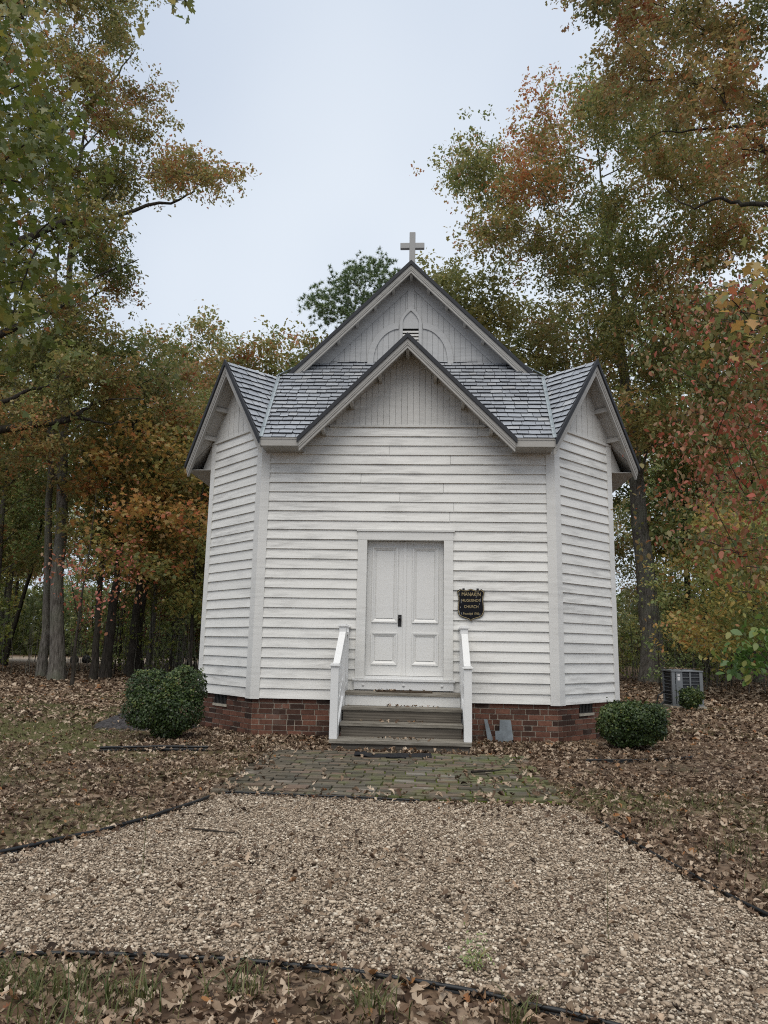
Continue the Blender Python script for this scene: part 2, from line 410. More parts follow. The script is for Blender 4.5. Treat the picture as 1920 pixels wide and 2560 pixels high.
OH, ZE, HWF, ZRF = 0.45, 4.30, 1.58, 5.90
OHD, HWD, ZRD = 0.29, 1.124, 5.80

def siding(fr, half, top_half, door=False):
    mb = MB(); rows = int(round((ZM - ZB) / EXPO))
    for i in range(rows):
        z0 = ZB + i * EXPO; z1 = z0 + EXPO
        hw = top_half(z1); segs = [(-hw, hw)]
        if door and z1 > 0.66 and z0 < 2.99: segs = [(-hw, -0.695), (0.695, hw)]
        for a, b in segs:
            cuts = [a]
            if b - a > 2.4 and R.random() < 0.75: cuts.append(a + (b - a) * R.uniform(0.25, 0.75))
            cuts.append(b)
            for c0, c1 in zip(cuts[:-1], cuts[1:]):
                g = 0.0025; t = R.normal(0, 0.0022, 4); ob = 0.034 + R.normal(0, 0.0015); r = R.random()
                zz0 = z0 + t[0]; zz1 = z0 + t[1]
                P = [fr(c0 + g, zz0, ob), fr(c1 - g, zz1, ob), fr(c1 - g, z1 + 0.012, 0.008), fr(c0 + g, z1 + 0.012, 0.008),
                     fr(c0 + g, zz0, 0.0), fr(c1 - g, zz1, 0.0), fr(c1 - g, z1 + 0.012, 0.0), fr(c0 + g, z1 + 0.012, 0.0)]
                mb.add(P, [(0, 1, 2, 3), (4, 7, 6, 5), (0, 4, 5, 1), (1, 5, 6, 2), (2, 6, 7, 3), (3, 7, 4, 0)], r)
    zt = 4.33
    if door:
        fr.box(mb, -half + .02, -0.60, ZB, zt, -0.05, -0.002); fr.box(mb, 0.60, half - .02, ZB, zt, -0.05, -0.002)
        fr.box(mb, -0.60, 0.60, 2.90, zt, -0.05, -0.002); fr.box(mb, -0.60, 0.60, ZB, 0.80, -0.05, -0.002)
    else:
        fr.box(mb, -half + .02, half - .02, ZB, zt, -0.05, -0.002)
    return mb.build('siding', 'siding_paint', CH)

def foundation(fr, half, vent=None):
    h0 = half - 0.008
    mb = MB(); z = -0.06; row = 0
    fr.box(mb, -h0, h0, -0.10, ZB - 0.005, -0.20, -0.021, mi=1)
    while z < ZB - 0.04:
        u = -h0 - (0.1 if row % 2 else 0.0)
        while u < h0:
            L = 0.196 * R.uniform(0.94, 1.05) if R.random() > 0.12 else 0.10
            a, b = max(u, -h0 + .004), min(u + L, h0 - .004)
            zt = min(z + 0.0615, ZB - 0.006)
            hit = vent and b > vent[0] and a < vent[1] and zt > vent[2] and z < vent[3]
            spans = [(a, b)] if not hit else [(a, min(b, vent[0])), (max(a, vent[1]), b)]
            for a, b in spans:
                if b - a < 0.02: continue
                fr.box(mb, a, b, z + R.normal(0, .0015), zt, -0.03, -0.0125 + R.normal(0, .0015), float(R.random()))
            u += L + 0.014
        z += 0.0755; row += 1
    o = mb.build('foundation', ('brick', 'mortar'), CH)
    if vent:
        vb = MB(); u0, u1, z0, z1 = vent
        fr.box(vb, u0, u1, z0, z1, -0.026, -0.019, mi=1)
        for i in range(9):
            uu = u0 + (u1 - u0) * (i + .5) / 9
            fr.box(vb, uu - .007, uu + .007, z0 + .012, z1 - .012, -0.0185, -0.010)
        fr.box(vb, u0, u1, z0, z0 + .012, -0.0185, -0.008); fr.box(vb, u0, u1, z1 - .012, z1, -0.0185, -0.008)
        vb.build('vent', ('vent_dark', 'void_dark'), o)
        sb = MB(); fr.poly(sb, [(u0 - .02, z0 - .036), (u1 + .02, z0 - .036), (u1 + .02, z0), (u0 - .02, z0)], -0.02, 0.004)
        sb.build('sill', 'concrete', o)
    return o

def beadboard(mb, fr, u0, u1, zb, ztop, o0=0.0, o1=0.014, w=0.092, gap=0.005):
    n = max(1, int(round((u1 - u0) / w))); w = (u1 - u0) / n
    for i in range(n):
        a, b = u0 + i * w + gap / 2, u0 + (i + 1) * w - gap / 2
        for a, b in (((a, 0), (0, b)) if a < 0 < b else ((a, b),)):
            if b - a < .004: continue
            za, zc = ztop(a), ztop(b)
            if min(za, zc) > zb + 0.01:
                fr.poly(mb, [(a, zb), (b, zb), (b, zc), (a, za)], o0, o1 + R.normal(0, .0008))

def rakes(fr, hw, zr, ze, oh, looks, lk_in=0.0):
    k = (zr - ze) / hw; c = math.sqrt(1 + k * k)
    for s in (-1, 1):
        mb = MB()
        t0, t1, t2 = 0.012 * c, 0.078 * c, 0.135 * c
        P = lambda d0, d1, e: [(0, zr - d0), (s * (hw + e), zr - d0 - k * (hw + e)), (s * (hw + e), zr - d1 - k * (hw + e)), (0, zr - d1)]
        fr.poly(mb, P(t0, t1, 0.004), oh - 0.004, oh + 0.026)
        fr.poly(mb, P(t1, t2, 0.0), oh - 0.034, oh + 0.008)
        fr.poly(mb, P(t1 - .0, t1 + .022 * c, 0.002), oh + 0.0085, oh + 0.019)
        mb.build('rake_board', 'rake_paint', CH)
        mb = MB(); fr.poly(mb, P(-.026 * c, .030 * c, 0.03), oh + 0.0268, oh + 0.052)
        mb.build('slate_verge', 'slate_edge', CH)
    for u in looks:
        mb = MB(); z = zr - k * abs(u) - 0.066 * c - (0.0 if u else 0.05)
        fr.box(mb, u - .024, u + .024, z - 0.072, z - 0.002, lk_in, oh - 0.036)
        mb.build('rafter_end', 'soffit_paint', CH)

def clip(poly, a, b, c):           # keep a*x+b*y<=c
    out = []
    for i in range(len(poly)):
        p, q = poly[i], poly[(i + 1) % len(poly)]
        dp, dq = a * p[0] + b * p[1] - c, a * q[0] + b * q[1] - c
        if dp <= 0: out.append(p)
        if (dp < 0 < dq) or (dq < 0 < dp):
            t = dp / (dp - dq); out.append((p[0] + t * (q[0] - p[0]), p[1] + t * (q[1] - p[1])))
    return out
def slope(pts, name='slate_roof', expo=0.138, wid=0.172, deck=0.05):
    P = [Vector(p) for p in pts]
    n = Vector((0, 0, 0))
    for i in range(len(P)): n += P[i].cross(P[(i + 1) % len(P)])
    n.normalize()
    if n.z < 0: n = -n; P.reverse()
    u = Vector((0, 0, 1)).cross(n).normalized(); v = n.cross(u)
    if v.z < 0: u, v = -u, -v
    o = P[0]; p2 = [((p - o).dot(u), (p - o).dot(v)) for p in P]
    ar = sum(p2[i][0] * p2[(i + 1) % len(p2)][1] - p2[(i + 1) % len(p2)][0] * p2[i][1] for i in range(len(p2)))
    if ar < 0: p2.reverse()
    half = []
    for i in range(len(p2)):
        (x1, y1), (x2, y2) = p2[i], p2[(i + 1) % len(p2)]
        a, b = (y2 - y1), -(x2 - x1); half.append((a, b, a * x1 + b * y1))
    W3 = lambda q, h: o + u * q[0] + v * q[1] + n * h
    us = [q[0] for q in p2]; vs = [q[1] for q in p2]
    mb = MB(); row = 0; v0 = min(vs) - 0.015
    while v0 < max(vs):
        x = min(us) - wid * (0.5 * (row % 2) + R.uniform(0, .3))
        while x < max(us):
            w = wid * R.uniform(0.72, 1.25); jl = R.normal(0, .005); sk = R.normal(0, .004)
            if R.random() < 0.03: jl -= 0.018
            a, b = x + .004, x + w - .004
            q = [(a, v0 + jl - sk), (b, v0 + jl + sk), (b, v0 + expo + .004), (a, v0 + expo + .004)]
            if R.random() < 0.06:
                q = [(a + w * .22, v0 + jl)] + q[1:] + [(a, v0 + jl + .03)]
            for h in half: q = clip(q, *h) if len(q) > 2 else q
            if len(q) > 2:
                A = abs(sum(q[i][0] * q[(i + 1) % len(q)][1] - q[(i + 1) % len(q)][0] * q[i][1] for i in range(len(q)))) / 2
                if A > 2e-4:
                    hb = 0.026 + R.uniform(-.004, .006); k = len(q)
                    top = [W3(t, 0.004 + (hb - .004) * min(1, max(0, 1 - (t[1] - v0) / expo))) for t in q]
                    bot = [W3(t, 0.0) for t in q]; r = float(R.random())
                    mb.add(top + bot, [tuple(range(k))], r, 0)
                    bs = len(mb.V) - 2 * k
                    for i in range(k):
                        mb.F.append((bs + i, bs + k + i, bs + k + (i + 1) % k, bs + (i + 1) % k)); mb.mi.append(1)
            x += w
        v0 += expo; row += 1
    mb.add([p + n * 0.0008 for p in P], [tuple(range(len(P)))], 0.5, 1)
    ob = mb.build(name, ('slate', 'slate_edge'), CH)
    db = MB(); db.prism([p - n * 0.003 for p in P], -n * deck)
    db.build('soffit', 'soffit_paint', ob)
    return ob

def valley(p0, p1, na, nb, w=0.028, lift=0.029):
    p0, p1 = Vector(p0), Vector(p1); d = (p1 - p0).normalized()
    mb = MB()
    upn = (Vector(na) + Vector(nb)).normalized()
    ca = d.cross(Vector(na)); cb = d.cross(Vector(nb))
    if ca.dot(Vector(nb)) < 0: ca = -ca
    if cb.dot(Vector(na)) < 0: cb = -cb
    segs = 7
    for i in range(segs):
        a, b = p0.lerp(p1, i / segs), p0.lerp(p1, (i + .985) / segs)
        l = lift + 0.003 * ((i % 2))
        for cc in (ca, cb):
            P = [a + upn * l, b + upn * l, b + upn * l + cc * w, a + upn * l + cc * w]
            mb.prism(P, upn * -0.004)
    mb.build('valley_flashing', 'flashing', CH)

for k in range(4):
    fs, fd = F_SIDE.rot(k), F_DIAG.rot(k)
    T = lambda p: rotk(p, k)
    kf = (ZRF - ZE) / HWF; kd = (ZRD - ZE) / HWD
    siding(fs, 2.2, lambda z: 2.2, door=(k == 0))
    siding(fd, 0.778, lambda z: 0.778)
    foundation(fs, 2.2)
    foundation(fd, 0.778, (-0.31, 0.06, 0.3885, 0.527) if k == 0 else (-0.24, 0.10, 0.3885, 0.527) if k == 1 else None)
    # corner boards: one mitred pair at each end of the diagonal face
    e = 0.4142
    for fa, fb, ua, ub in ((fd, fs, 0.778, -2.2), (F_SIDE.rot(k - 1), fd, 2.2, -0.778)):
        mb = MB(); d = 0.036; zt = ZM if fa is fd else 4.58
        za, zb_ = (4.60, 4.27) if fa is fd else (4.27, 4.60)
        P = lambda f, u, sg, w: [f(u - sg * w, 0, 0.0), f(u, 0, 0.0), f(u + sg * d * e, 0, d), f(u - sg * w, 0, d)]
        for f, u, sg, ztop in ((fa, ua, 1, za), (fb, ub, -1, zb_)):
            mb.prism([p + Vector((0, 0, ZB + 0.012)) for p in P(f, u, sg, 0.115)], (0, 0, ztop - ZB - 0.012))
            mb.prism([p + Vector((0, 0, ZB - 0.012)) for p in [f(u - sg * .118, 0, 0), f(u, 0, 0), f(u + sg * .04 * e, 0, .04), f(u - sg * .118, 0, .04)]], (0, 0, 0.0235))
        mb.build('corner_board', 'trim_paint', CH)
    # gable walls
    hw = (ZRF - ZM) / kf
    if k % 2 == 0:
     mb = MB()
     beadboard(mb, fs, -hw, hw, ZM + .02, lambda u: ZRF - kf * abs(u) - 0.07)
     fs.box(mb, -hw + .09, hw - .09, ZM - 0.004, ZM + 0.030, 0.0, 0.040)
     fs.poly(mb, [(-hw, ZM), (hw, ZM), (0, ZRF - .1)], -0.04, -0.003)
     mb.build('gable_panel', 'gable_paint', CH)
    mb = MB()
    beadboard(mb, fd, -0.77, 0.77, ZM + .02, lambda u: ZRD - kd * abs(u) - 0.08, w=0.155, gap=0.010)
    fd.box(mb, -0.80, 0.80, ZM - 0.004, ZM + 0.030, 0.0, 0.044)
    for s in (-1, 1):
        fd.poly(mb, [(s * .79, 4.19), (s * 1.10, 4.19), (s * 1.10, ZRD - kd * 1.10 - .07), (s * .79, ZRD - kd * .79 - .07)], 0.0, 0.012)
    fd.poly(mb, [(-0.775, 4.3), (0.775, 4.3), (0.775, ZRD - kd * .775 - .1), (0, ZRD - .1), (-0.775, ZRD - kd * .775 - .1)], -0.04, -0.003)
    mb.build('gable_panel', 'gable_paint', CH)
    if k % 2 == 0: rakes(fs, HWF, ZRF, ZE, OH, (0, -0.42, 0.42, -0.84, 0.84, -1.26, 1.26))
    rakes(fd, HWD, ZRD, ZE, OHD, (0, -0.40, 0.40, -0.72, 0.72))
    # level eaves at both sides of the small gable
    for s in (-1, 1):
        mb = MB()
        a, b = s * (HWF - 0.01 if k % 2 == 0 else 0.0), s * 2.15
        fs.box(mb, a, b, ZE - 0.115, ZE - 0.012, OH - 0.022, OH + 0.006)
        fs.box(mb, a, b, ZE - 0.112, ZE - 0.098, 0.0, OH - 0.0225)
        fs.box(mb, a, b, ZE - 0.014, ZE + 0.004, OH - 0.02, OH + 0.016)
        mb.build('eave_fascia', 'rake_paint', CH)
    # roof planes
    E_, G_, B_, A_ = (-2.16, -OH, ZE), (-HWF, -OH, ZE), (-2.25, 1.05, ZRD), (-2.955, 0.345, ZRD)
    E2 = (-3.75, 1.14, ZE)
    YR = ZRF - ZE - OH
    left = [E_, G_, (0, YR, ZRF), (0, 1.52, ZE + 1.52 + OH), (-1.78, 1.52, ZE + 1.52 + OH), B_]
    mir = lambda p: (-p[0], p[1], p[2])
    if k % 2 == 0: slope([T(p) for p in left]); slope([T(mir(p)) for p in left])
    else: slope([T(p) for p in (E_, mir(E_), mir(B_), mir(left[4]), left[4], B_)])
    for s in ((-1, 1) if k % 2 == 0 else ()): slope([T((0, -OH, ZRF)), T((0, YR, ZRF)), T((s * HWF, -OH, ZE))])
    slope([T(A_), T(B_), T(E_)]); slope([T(A_), T(B_), T(E2)])
    nf = Vector((0, -1, 1)).normalized(); nl = Vector((-1, 0, 1)).normalized()
    nd = (Vector(B_) - Vector(A_)).cross(Vector(E_) - Vector(A_)).normalized(); nd = nd if nd.z > 0 else -nd
    nd2 = (Vector(B_) - Vector(A_)).cross(Vector(E2) - Vector(A_)).normalized(); nd2 = nd2 if nd2.z > 0 else -nd2
    rv = lambda v: rotk(Vector(v) + Vector((0, CY, 0)), k) - Vector((0, CY, 0))
    valley(T(E_), T(B_), rv(nf), rv(nd)); valley(T(E2), T(B_), rv(nl), rv(nd2))
    valley(T(B_), T((-1.80, 1.50, 6.25)), rv(nf), rv(nl), 0.04, 0.034)

# upper nave roof with its decorated gable
ZRU, ZEU, HWU = 8.0, 5.94, 2.06
for s in (-1, 1):
    slope([(0, 1.2, ZRU), (0, 5.4, ZRU), (s * HWU, 5.4, ZEU), (s * HWU, 1.2, ZEU)], expo=0.15, wid=0.2)
ku = (ZRU - ZEU) / HWU
for k in (0, 2):
    fu = Frame(0, 1.5, 0, -1).rot(k)
    rakes(fu, HWU, ZRU, ZEU, 0.30, (0, -0.31, 0.31, -0.63, 0.63, -0.95, 0.95, -1.27, 1.27), 0.0)
    mb = MB()
    beadboard(mb, fu, -1.76, 1.76, 6.18, lambda u: ZRU - ku * abs(u) - 0.07, w=0.098)
    fu.poly(mb, [(-1.79, 5.9), (1.79, 5.9), (1.79, 6.18), (0, ZRU - .07), (-1.79, 6.18)], -0.06, -0.003)
    mb.build('gable_panel', 'shaded_gable_paint', CH)
    mb = MB()
    for s in (-1, 1):
        fu.poly(mb, [(s * .0605, ZRU - .0605 * ku - .075), (s * 1.70, ZRU - 1.70 * ku - .075), (s * 1.50, ZRU - 1.50 * ku - .325), (s * .0605, ZRU - .0605 * ku - .325)], 0.016, 0.034)
        # curved braces
        n = 12; inner = []; outer = []
        for i in range(n + 1):
            a = math.pi / 2 * i / n
            inner.append((s * (0.215 + 0.445 * math.sin(a) ** 1.15), 6.20 + 0.68 * math.cos(a) ** 0.86 if i < n else 6.20))
            outer.append((s * (0.215 + 0.545 * math.sin(a) ** 1.1), 6.20 + 0.79 * math.cos(a) ** 0.86 if i < n else 6.20))
        for i in range(n):
            fu.poly(mb, [inner[i], outer[i], outer[i + 1], inner[i + 1]], 0.016, 0.036, 0.5)
    fu.box(mb, -.06, .06, 7.27, ZRU - .10, 0.016, 0.038)
    mb.build('gable_tracery', 'shaded_gable_paint', CH)
    mb = MB()
    L = lambda hw, zs, za, n=9: [(hw * (1 - (i / n) ** 1.75), zs + (za - zs) * i / n) for i in range(n + 1)]
    o_, i_ = L(.198, 6.96, 7.315), L(.143, 7.0, 7.222)
    for s in (-1, 1):
        for i in range(9):
            fu.poly(mb, [(s * o_[i][0], o_[i][1]), (s * o_[i + 1][0], o_[i + 1][1]), (s * i_[i + 1][0], i_[i + 1][1]), (s * i_[i][0], i_[i][1])], 0.016, 0.050, 0.5)
        fu.poly(mb, [(s * .143, 6.15), (s * .198, 6.15), (s * .198, 6.96), (s * .143, 7.0)], 0.016, 0.050, 0.5)
    fr_ = mb.build('lancet_frame', 'shaded_gable_paint', CH)
    mb = MB(); pl = [(-.143, 6.885), (.143, 6.885)] + i_ + [(-x, z) for x, z in i_[::-1][1:]]
    fu.poly(mb, pl, 0.016, 0.026); mb.build('lancet_panel', 'shaded_gable_paint', fr_)
    mb = MB(); fu.box(mb, -.143, .143, 6.15, 6.884, 0.0155, 0.018, mi=1)
    z = 6.18
    while z < 6.86:
        fu.poly(mb, [(-.142, z), (.142, z), (.142, z + .034), (-.142, z + .034)], 0.019, 0.043, 0.6); z += 0.062
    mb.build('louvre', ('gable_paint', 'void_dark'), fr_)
for s in (-1, 1):
    mb = MB(); mb.box((s * 1.77, 3.3, 6.05), (0.05, 3.5, 0.5)); mb.build('nave_wall', 'siding_paint', CH)
# cross on the ridge
mb = MB()
mb.box((0.015, 1.27, 8.29), (0.105, 0.085, 0.66)); mb.box((0.015, 1.27, 8.36), (0.43, 0.075, 0.108))
o = mb.build('cross', 'cross_paint', CH)
bv = o.modifiers.new('edge', 'BEVEL'); bv.width = 0.008; bv.segments = 2

# doorway
fr = F_SIDE
mb = MB()
for s in (-1, 1):
    fr.box(mb, s * .570, s * .705, 0.845, 2.858, -0.03, 0.045)
    fr.box(mb, s * .570, s * .600, 0.845, 2.858, -0.16, -0.031)
fr.box(mb, -.708, .708, 2.8585, 2.985, -0.03, 0.047); fr.box(mb, -.725, .725, 2.9855, 3.012, -0.02, 0.065)
fr.box(mb, -.5695, .5695, 2.8585, 2.885, -0.16, -0.031)
mb.build('door_frame', 'trim_paint', CH)
mb = MB()
fr.poly(mb, [(-.735, .812), (.735, .812), (.735, .842), (-.735, .842)], 0.0, 0.085)
fr.box(mb, -.5695, .5695, 0.8425, 0.878, -0.17, 0.03)
fr.box(mb, -.715, .715, 0.690, 0.8115, 0.0, 0.060)
sill = mb.build('door_sill', 'rail_paint', CH)
for u in (-.58, 0.0, .55):
    mb = MB(); mb.tube([fr(u, .752, .06), fr(u, .752, .068), fr(u, .752, .074)], [.021, .019, .004], 12); mb.build('bolt', 'rail_paint', sill, True)
for s in (-1, 1):
    mb = MB(); od = -0.105
    u0, u1 = (0.003, 0.568)
    B = lambda a, b, z0, z1, o0, o1, r=0.5: fr.box(mb, s * a, s * b, z0, z1, o0, o1, r)
    B(u0, u1, 0.884, 2.853, od - .035, od - .012)
    pu, pv = 0.120, 0.480; Z = [(1.050, 1.485), (1.660, 2.755)]
    B(u0, pu, 0.884, 2.853, od - .0118, od); B(pv, u1, 0.884, 2.853, od - .0118, od)
    B(pu + .0005, pv - .0005, 0.884, Z[0][0], od - .0118, od); B(pu + .0005, pv - .0005, Z[0][1], Z[1][0], od - .0118, od); B(pu + .0005, pv - .0005, Z[1][1], 2.853, od - .0118, od)
    if s < 0: fr.box(mb, -.026, .018, 0.886, 2.851, od + .0005, od + .012, 0.5)
    leaf = mb.build('door', 'door_paint', CH)
    for z0, z1 in Z:
        mb = MB()
        def ring(a, b, c, d, w, o0, o1, bev):
            for P in ([(a, c), (b, c), (b - w, c + w), (a + w, c + w)], [(a, d), (b, d), (b - w, d - w), (a + w, d - w)],
                      [(a, c), (a, d), (a + w, d - w), (a + w, c + w)], [(b, c), (b, d), (b - w, d - w), (b - w, c + w)]):
                h = [o1, o1, o1 - bev, o1 - bev]
                top = [fr(s * x, z, hh) for (x, z), hh in zip(P, h)]; bot = [fr(s * x, z, o0) for x, z in P]
                mb.add(top + bot, [(0, 1, 2, 3), (4, 5, 6, 7), (0, 1, 5, 4), (1, 2, 6, 5), (2, 3, 7, 6), (3, 0, 4, 7)], 0.5)
        ring(pu - .012, pv + .012, z0 - .012, z1 + .012, .020, od + .0004, od + .020, .004)
        ring(pu + .009, pv - .009, z0 + .009, z1 - .009, .028, od - .0115, od + .012, .016)
        fr.box(mb, s * (pu + .052), s * (pv - .052), z0 + .052, z1 - .052, od - .0116, od - .001, .5)
        mb.build('panel', 'door_paint', leaf)
    if s < 0:
        mb = MB(); fr.box(mb, -.098, -.046, 1.592, 1.764, od + .0005, od + .008)
        mb.tube([fr(-.072, 1.70, od + .008), fr(-.072, 1.70, od + .03), fr(-.072, 1.70, od + .036), fr(-.072, 1.70, od + .06), fr(-.072, 1.70, od + .068)], [.008, .008, .022, .024, .012], 12)
        fr.box(mb, -.078, -.066, 1.615, 1.645, od + .0082, od + .011)
        mb.build('handle', 'black_iron', leaf)

# ------------------------------------------------------------------ church sign
SG = thing('church_sign', 'black shield-shaped plaque with gold lettering on the wall right of the door', 'sign')
half = [(0, 2.151), (.035, 2.140), (.075, 2.127), (.115, 2.131), (.152, 2.147), (.160, 2.145), (.186, 2.122), (.204, 2.108), (.190, 2.075), (.181, 2.03), (.180, 1.98), (.188, 1.90), (.190, 1.83), (.184, 1.795), (.165, 1.762), (.13, 1.738), (.08, 1.722), (.03, 1.708), (.010, 1.690), (0, 1.682)]
UC = 0.962
def shield(sc): return [(UC + x * sc, 1.92 + (z - 1.92) * sc) for x, z in half] + [(UC - x * sc, 1.92 + (z - 1.92) * sc) for x, z in half[::-1][1:-1]]
mb = MB(); a, b, c = shield(1.0), shield(0.965), shield(0.935)
fr.poly(mb, a, 0.034, 0.050, mi=0)
mb.build('plate', 'sign_black', SG)
mb = MB(); n = len(b)
for i in range(n): fr.poly(mb, [b[i], b[(i + 1) % n], c[(i + 1) % n], c[i]], 0.0503, 0.0535)
mb.build('border', 'sign_gold', SG)
mb = MB()
for u in (UC - .105, UC + .10): fr.box(mb, u - .016, u + .016, 2.128, 2.156, 0.03, 0.058)
mb.build('hanger', 'black_iron', SG)
for txt, z, h, w in (('MANAKIN', 2.045, .056, .272), ('HUGUENOT', 1.963, .040, .272), ('CHURCH', 1.872, .042, .205), ('Founded 1700', 1.777, .032, .228)):
    cu = bpy.data.curves.new('txt', 'FONT'); cu.body = txt; cu.size = 1.0; cu.extrude = 0.01; cu.offset = 0.0
    ob = bpy.data.objects.new('txt', cu); COL.objects.link(ob); bpy.context.view_layer.update()
    me = bpy.data.meshes.new_from_object(ob.evaluated_get(bpy.context.evaluated_depsgraph_get()))
    bpy.data.objects.remove(ob)
    co = np.empty(len(me.vertices) * 3, np.float32); me.vertices.foreach_get('co', co); co = co.reshape(-1, 3)
    hh = h / 0.73; x = (co[:, 0] - co[:, 0].min()) / (np.ptp(co[:, 0])) * w - w / 2
    out = np.column_stack([UC + 0.005 + x, -(0.0505 + (co[:, 2] + .01) * 0.12), z + co[:, 1] * hh - 0.0 * h])
    me.vertices.foreach_set('co', out.astype(np.float32).ravel()); me.update(); me.materials.clear(); me.materials.append(M['sign_gold'])
    link('lettering', me, SG)
mb = MB()
for u, z, l, t in ((.802, 2.05, .05, -.35), (1.062, 2.075, .05, .12), (1.035, 2.02, .03, .2), (1.10, 1.965, .045, 0), (1.085, 1.925, .016, 0), (.82, 1.94, .06, .02), (.81, 1.87, .02, -.2), (.80, 1.80, .03, -.1), (.83, 1.775, .03, -.1), (.96, 1.765, .04, 0), (1.09, 1.77, .025, .05)):
    fr.poly(mb, [(u, z), (u + .004, z), (u + .004 + t * l, z + l), (u + t * l, z + l)], 0.0501, 0.0508)
mb.build('scratch_marks', 'sign_scratch', SG)

# ------------------------------------------------------------------ entrance steps
ST = thing('entrance_steps', 'weathered wooden entrance steps with white railings below the church door', 'steps')
TR = [(-0.47, -0.045, 0.672, .81), (-0.75, -0.44, 0.492, .80), (-1.02, -0.72, 0.315, .795), (-1.40, -0.98, 0.142, .885)]
for yf, yb, z, hw in TR:
    mb = MB(); nb = 2 if yb - yf < .33 else 3; w = (yb - yf) / nb
    for i in range(nb):
        mb.box((0, yf + w * (i + .5), z - .019), (2 * hw + R.normal(0, .004), w - .006, .038))
    mb.build('tread', 'weathered_wood', ST)
mb = MB(); mb.box((0, -0.435, .564), (1.58, .025, .137)); mb.build('riser', 'trim_paint', ST)
mb = MB(); mb.box((0, -0.715, .386), (1.57, .025, .134)); mb.build('riser', 'dark_wood', ST)
mb = MB(); mb.box((0, -0.975, .210), (1.56, .025, .133)); mb.build('riser', 'dark_wood', ST)
mb = MB(); mb.box((0, -1.165, .042), (1.72, .38, .122)); mb.build('base', 'dark_wood', ST)
for s in (-1, 1):
    xr = 0.845
    mb = MB()   # stringer skirt
    Pz = lambda y: .145 + (-.98 - y) * -0.62
    mb.prism([(s * .81, -1.24, .145), (s * .81, -.40, .70), (s * .81, -.03, .80), (s * .81, -.03, .30), (s * .81, -.9, .145)], (s * .028, 0, 0))
    ra = mb.build('railing', 'rail_paint', ST)
    def post(x, y, z0, z1, w=.10, half=False):
        p = MB(); d = w if not half else .05
        p.box((x, y, (z0 + z1) / 2), (w, d, z1 - z0)); p.box((x, y, z1 + .011), (w + .036, d + .036, .022)); p.box((x, y, z1 + .031), (w + .0, d + .0, .018))
        ob = p.build('newel_post', 'rail_paint', ra)
        bv = ob.modifiers.new('edge', 'BEVEL'); bv.width = .003; bv.segments = 1
    post(s * xr, -1.27, .143, 1.035); post(s * xr, -.47, .30, 1.56); post(s * xr, -.065, .69, 1.56, .09, True)
    mb = MB(); a, b = Vector((s * xr, -1.225, 1.005)), Vector((s * xr, -.515, 1.475))
    mb.bar(a, b, .088, .038); mb.bar((s * xr, -.425, 1.475), (s * xr, -.09, 1.475), .075, .038)
    mb.build('handrail', 'rail_paint', ra)
    mb = MB(); mb.bar((s * xr, -1.225, .355), (s * xr, -.515, .825), .04, .07); mb.bar((s * xr, -.425, .835), (s * xr, -.09, .835), .04, .07)
    mb.build('bottom_rail', 'rail_paint', ra)
    for i in range(6):
        t = (i + 1) / 7; y = -1.225 + .71 * t; z = .47 * t
        mb = MB(); mb.box((s * xr, y, (.385 + 1.0) / 2 + z), (.032, .032, .60)); mb.build('baluster', 'rail_paint', ra)
    for i in range(3):
        y = -.425 + .335 * (i + 1) / 4
        mb = MB(); mb.box((s * xr, y, 1.165), (.032, .032, .59)); mb.build('baluster', 'rail_paint', ra)
mb = MB(); mb.box((0.02, -.245, .680), (.78, .30, .014)); tag(mb.build('doormat', 'brown_mat'), 'thin brown doormat lying on the top step at the church door', 'doormat')

# black rubber mat crumpled at the foot of the steps
nx, ny = 46, 14; xs = np.linspace(-.53, .37, nx); ys = np.linspace(-1.96, -1.66, ny)
X, Y = np.meshgrid(xs, ys); Zm = .032 + .025 * fbm(X, Y, 3, 9) + .035 * np.exp(-((X + .42) / .12) ** 2) * vnoise(X, Y, 5, 14)
X2 = X + .03 * fbm(Y, X, 8, 6); Y2 = Y + .11 * (fbm(X, Y * .2, 9, 4) - .5) * 2 + .05 * np.sin(X * 5)
i, j = np.meshgrid(np.arange(ny - 1), np.arange(nx - 1), indexing='ij'); q = i * nx + j
me = raw_mesh('rubber_mat', np.stack([X2, Y2, Zm], -1), [np.stack([q, q + 1, q + nx + 1, q + nx], -1).reshape(-1, 4)], mats=['black_rubber'], smooth=True)
o = link('rubber_mat', me); sm = o.modifiers.new('thick', 'SOLIDIFY'); sm.thickness = .014; sm.offset = -1
tag(o, 'crumpled black rubber mat on the bricks at the foot of the steps', 'mat')

# broken roof slates leaning on the brick base
mb = MB(); mb.prism([(1.187, -.150, .03), (1.263, -.150, .03), (1.189, -.045, .315), (1.145, -.045, .318)], (0, -.008, 0))
tag(mb.build('roof_slate', 'slab_slate'), 'narrow grey slate leaning crooked on the brick base right of the steps', 'slate', 'loose slates leaning on the brick base')
mb = MB(); mb.prism([(1.345, -.15, .02), (1.545, -.15, .02), (1.520, -.045, .305), (1.505, -.04, .312), (1.365, -.045, .308)], (0, -.009, 0))
tag(mb.build('roof_slate', 'slab_slate'), 'widest grey slate standing upright on the brick base right of the steps', 'slate', 'loose slates leaning on the brick base')
mb = MB(); mb.prism([(1.295, -.185, .02), (1.385, -.185, .02), (1.375, -.145, .178), (1.288, -.145, .165)], (0, -.009, 0))
tag(mb.build('roof_slate', 'slab_slate'), 'short grey slate piece propped in front of the wide upright slate', 'slate', 'loose slates leaning on the brick base')

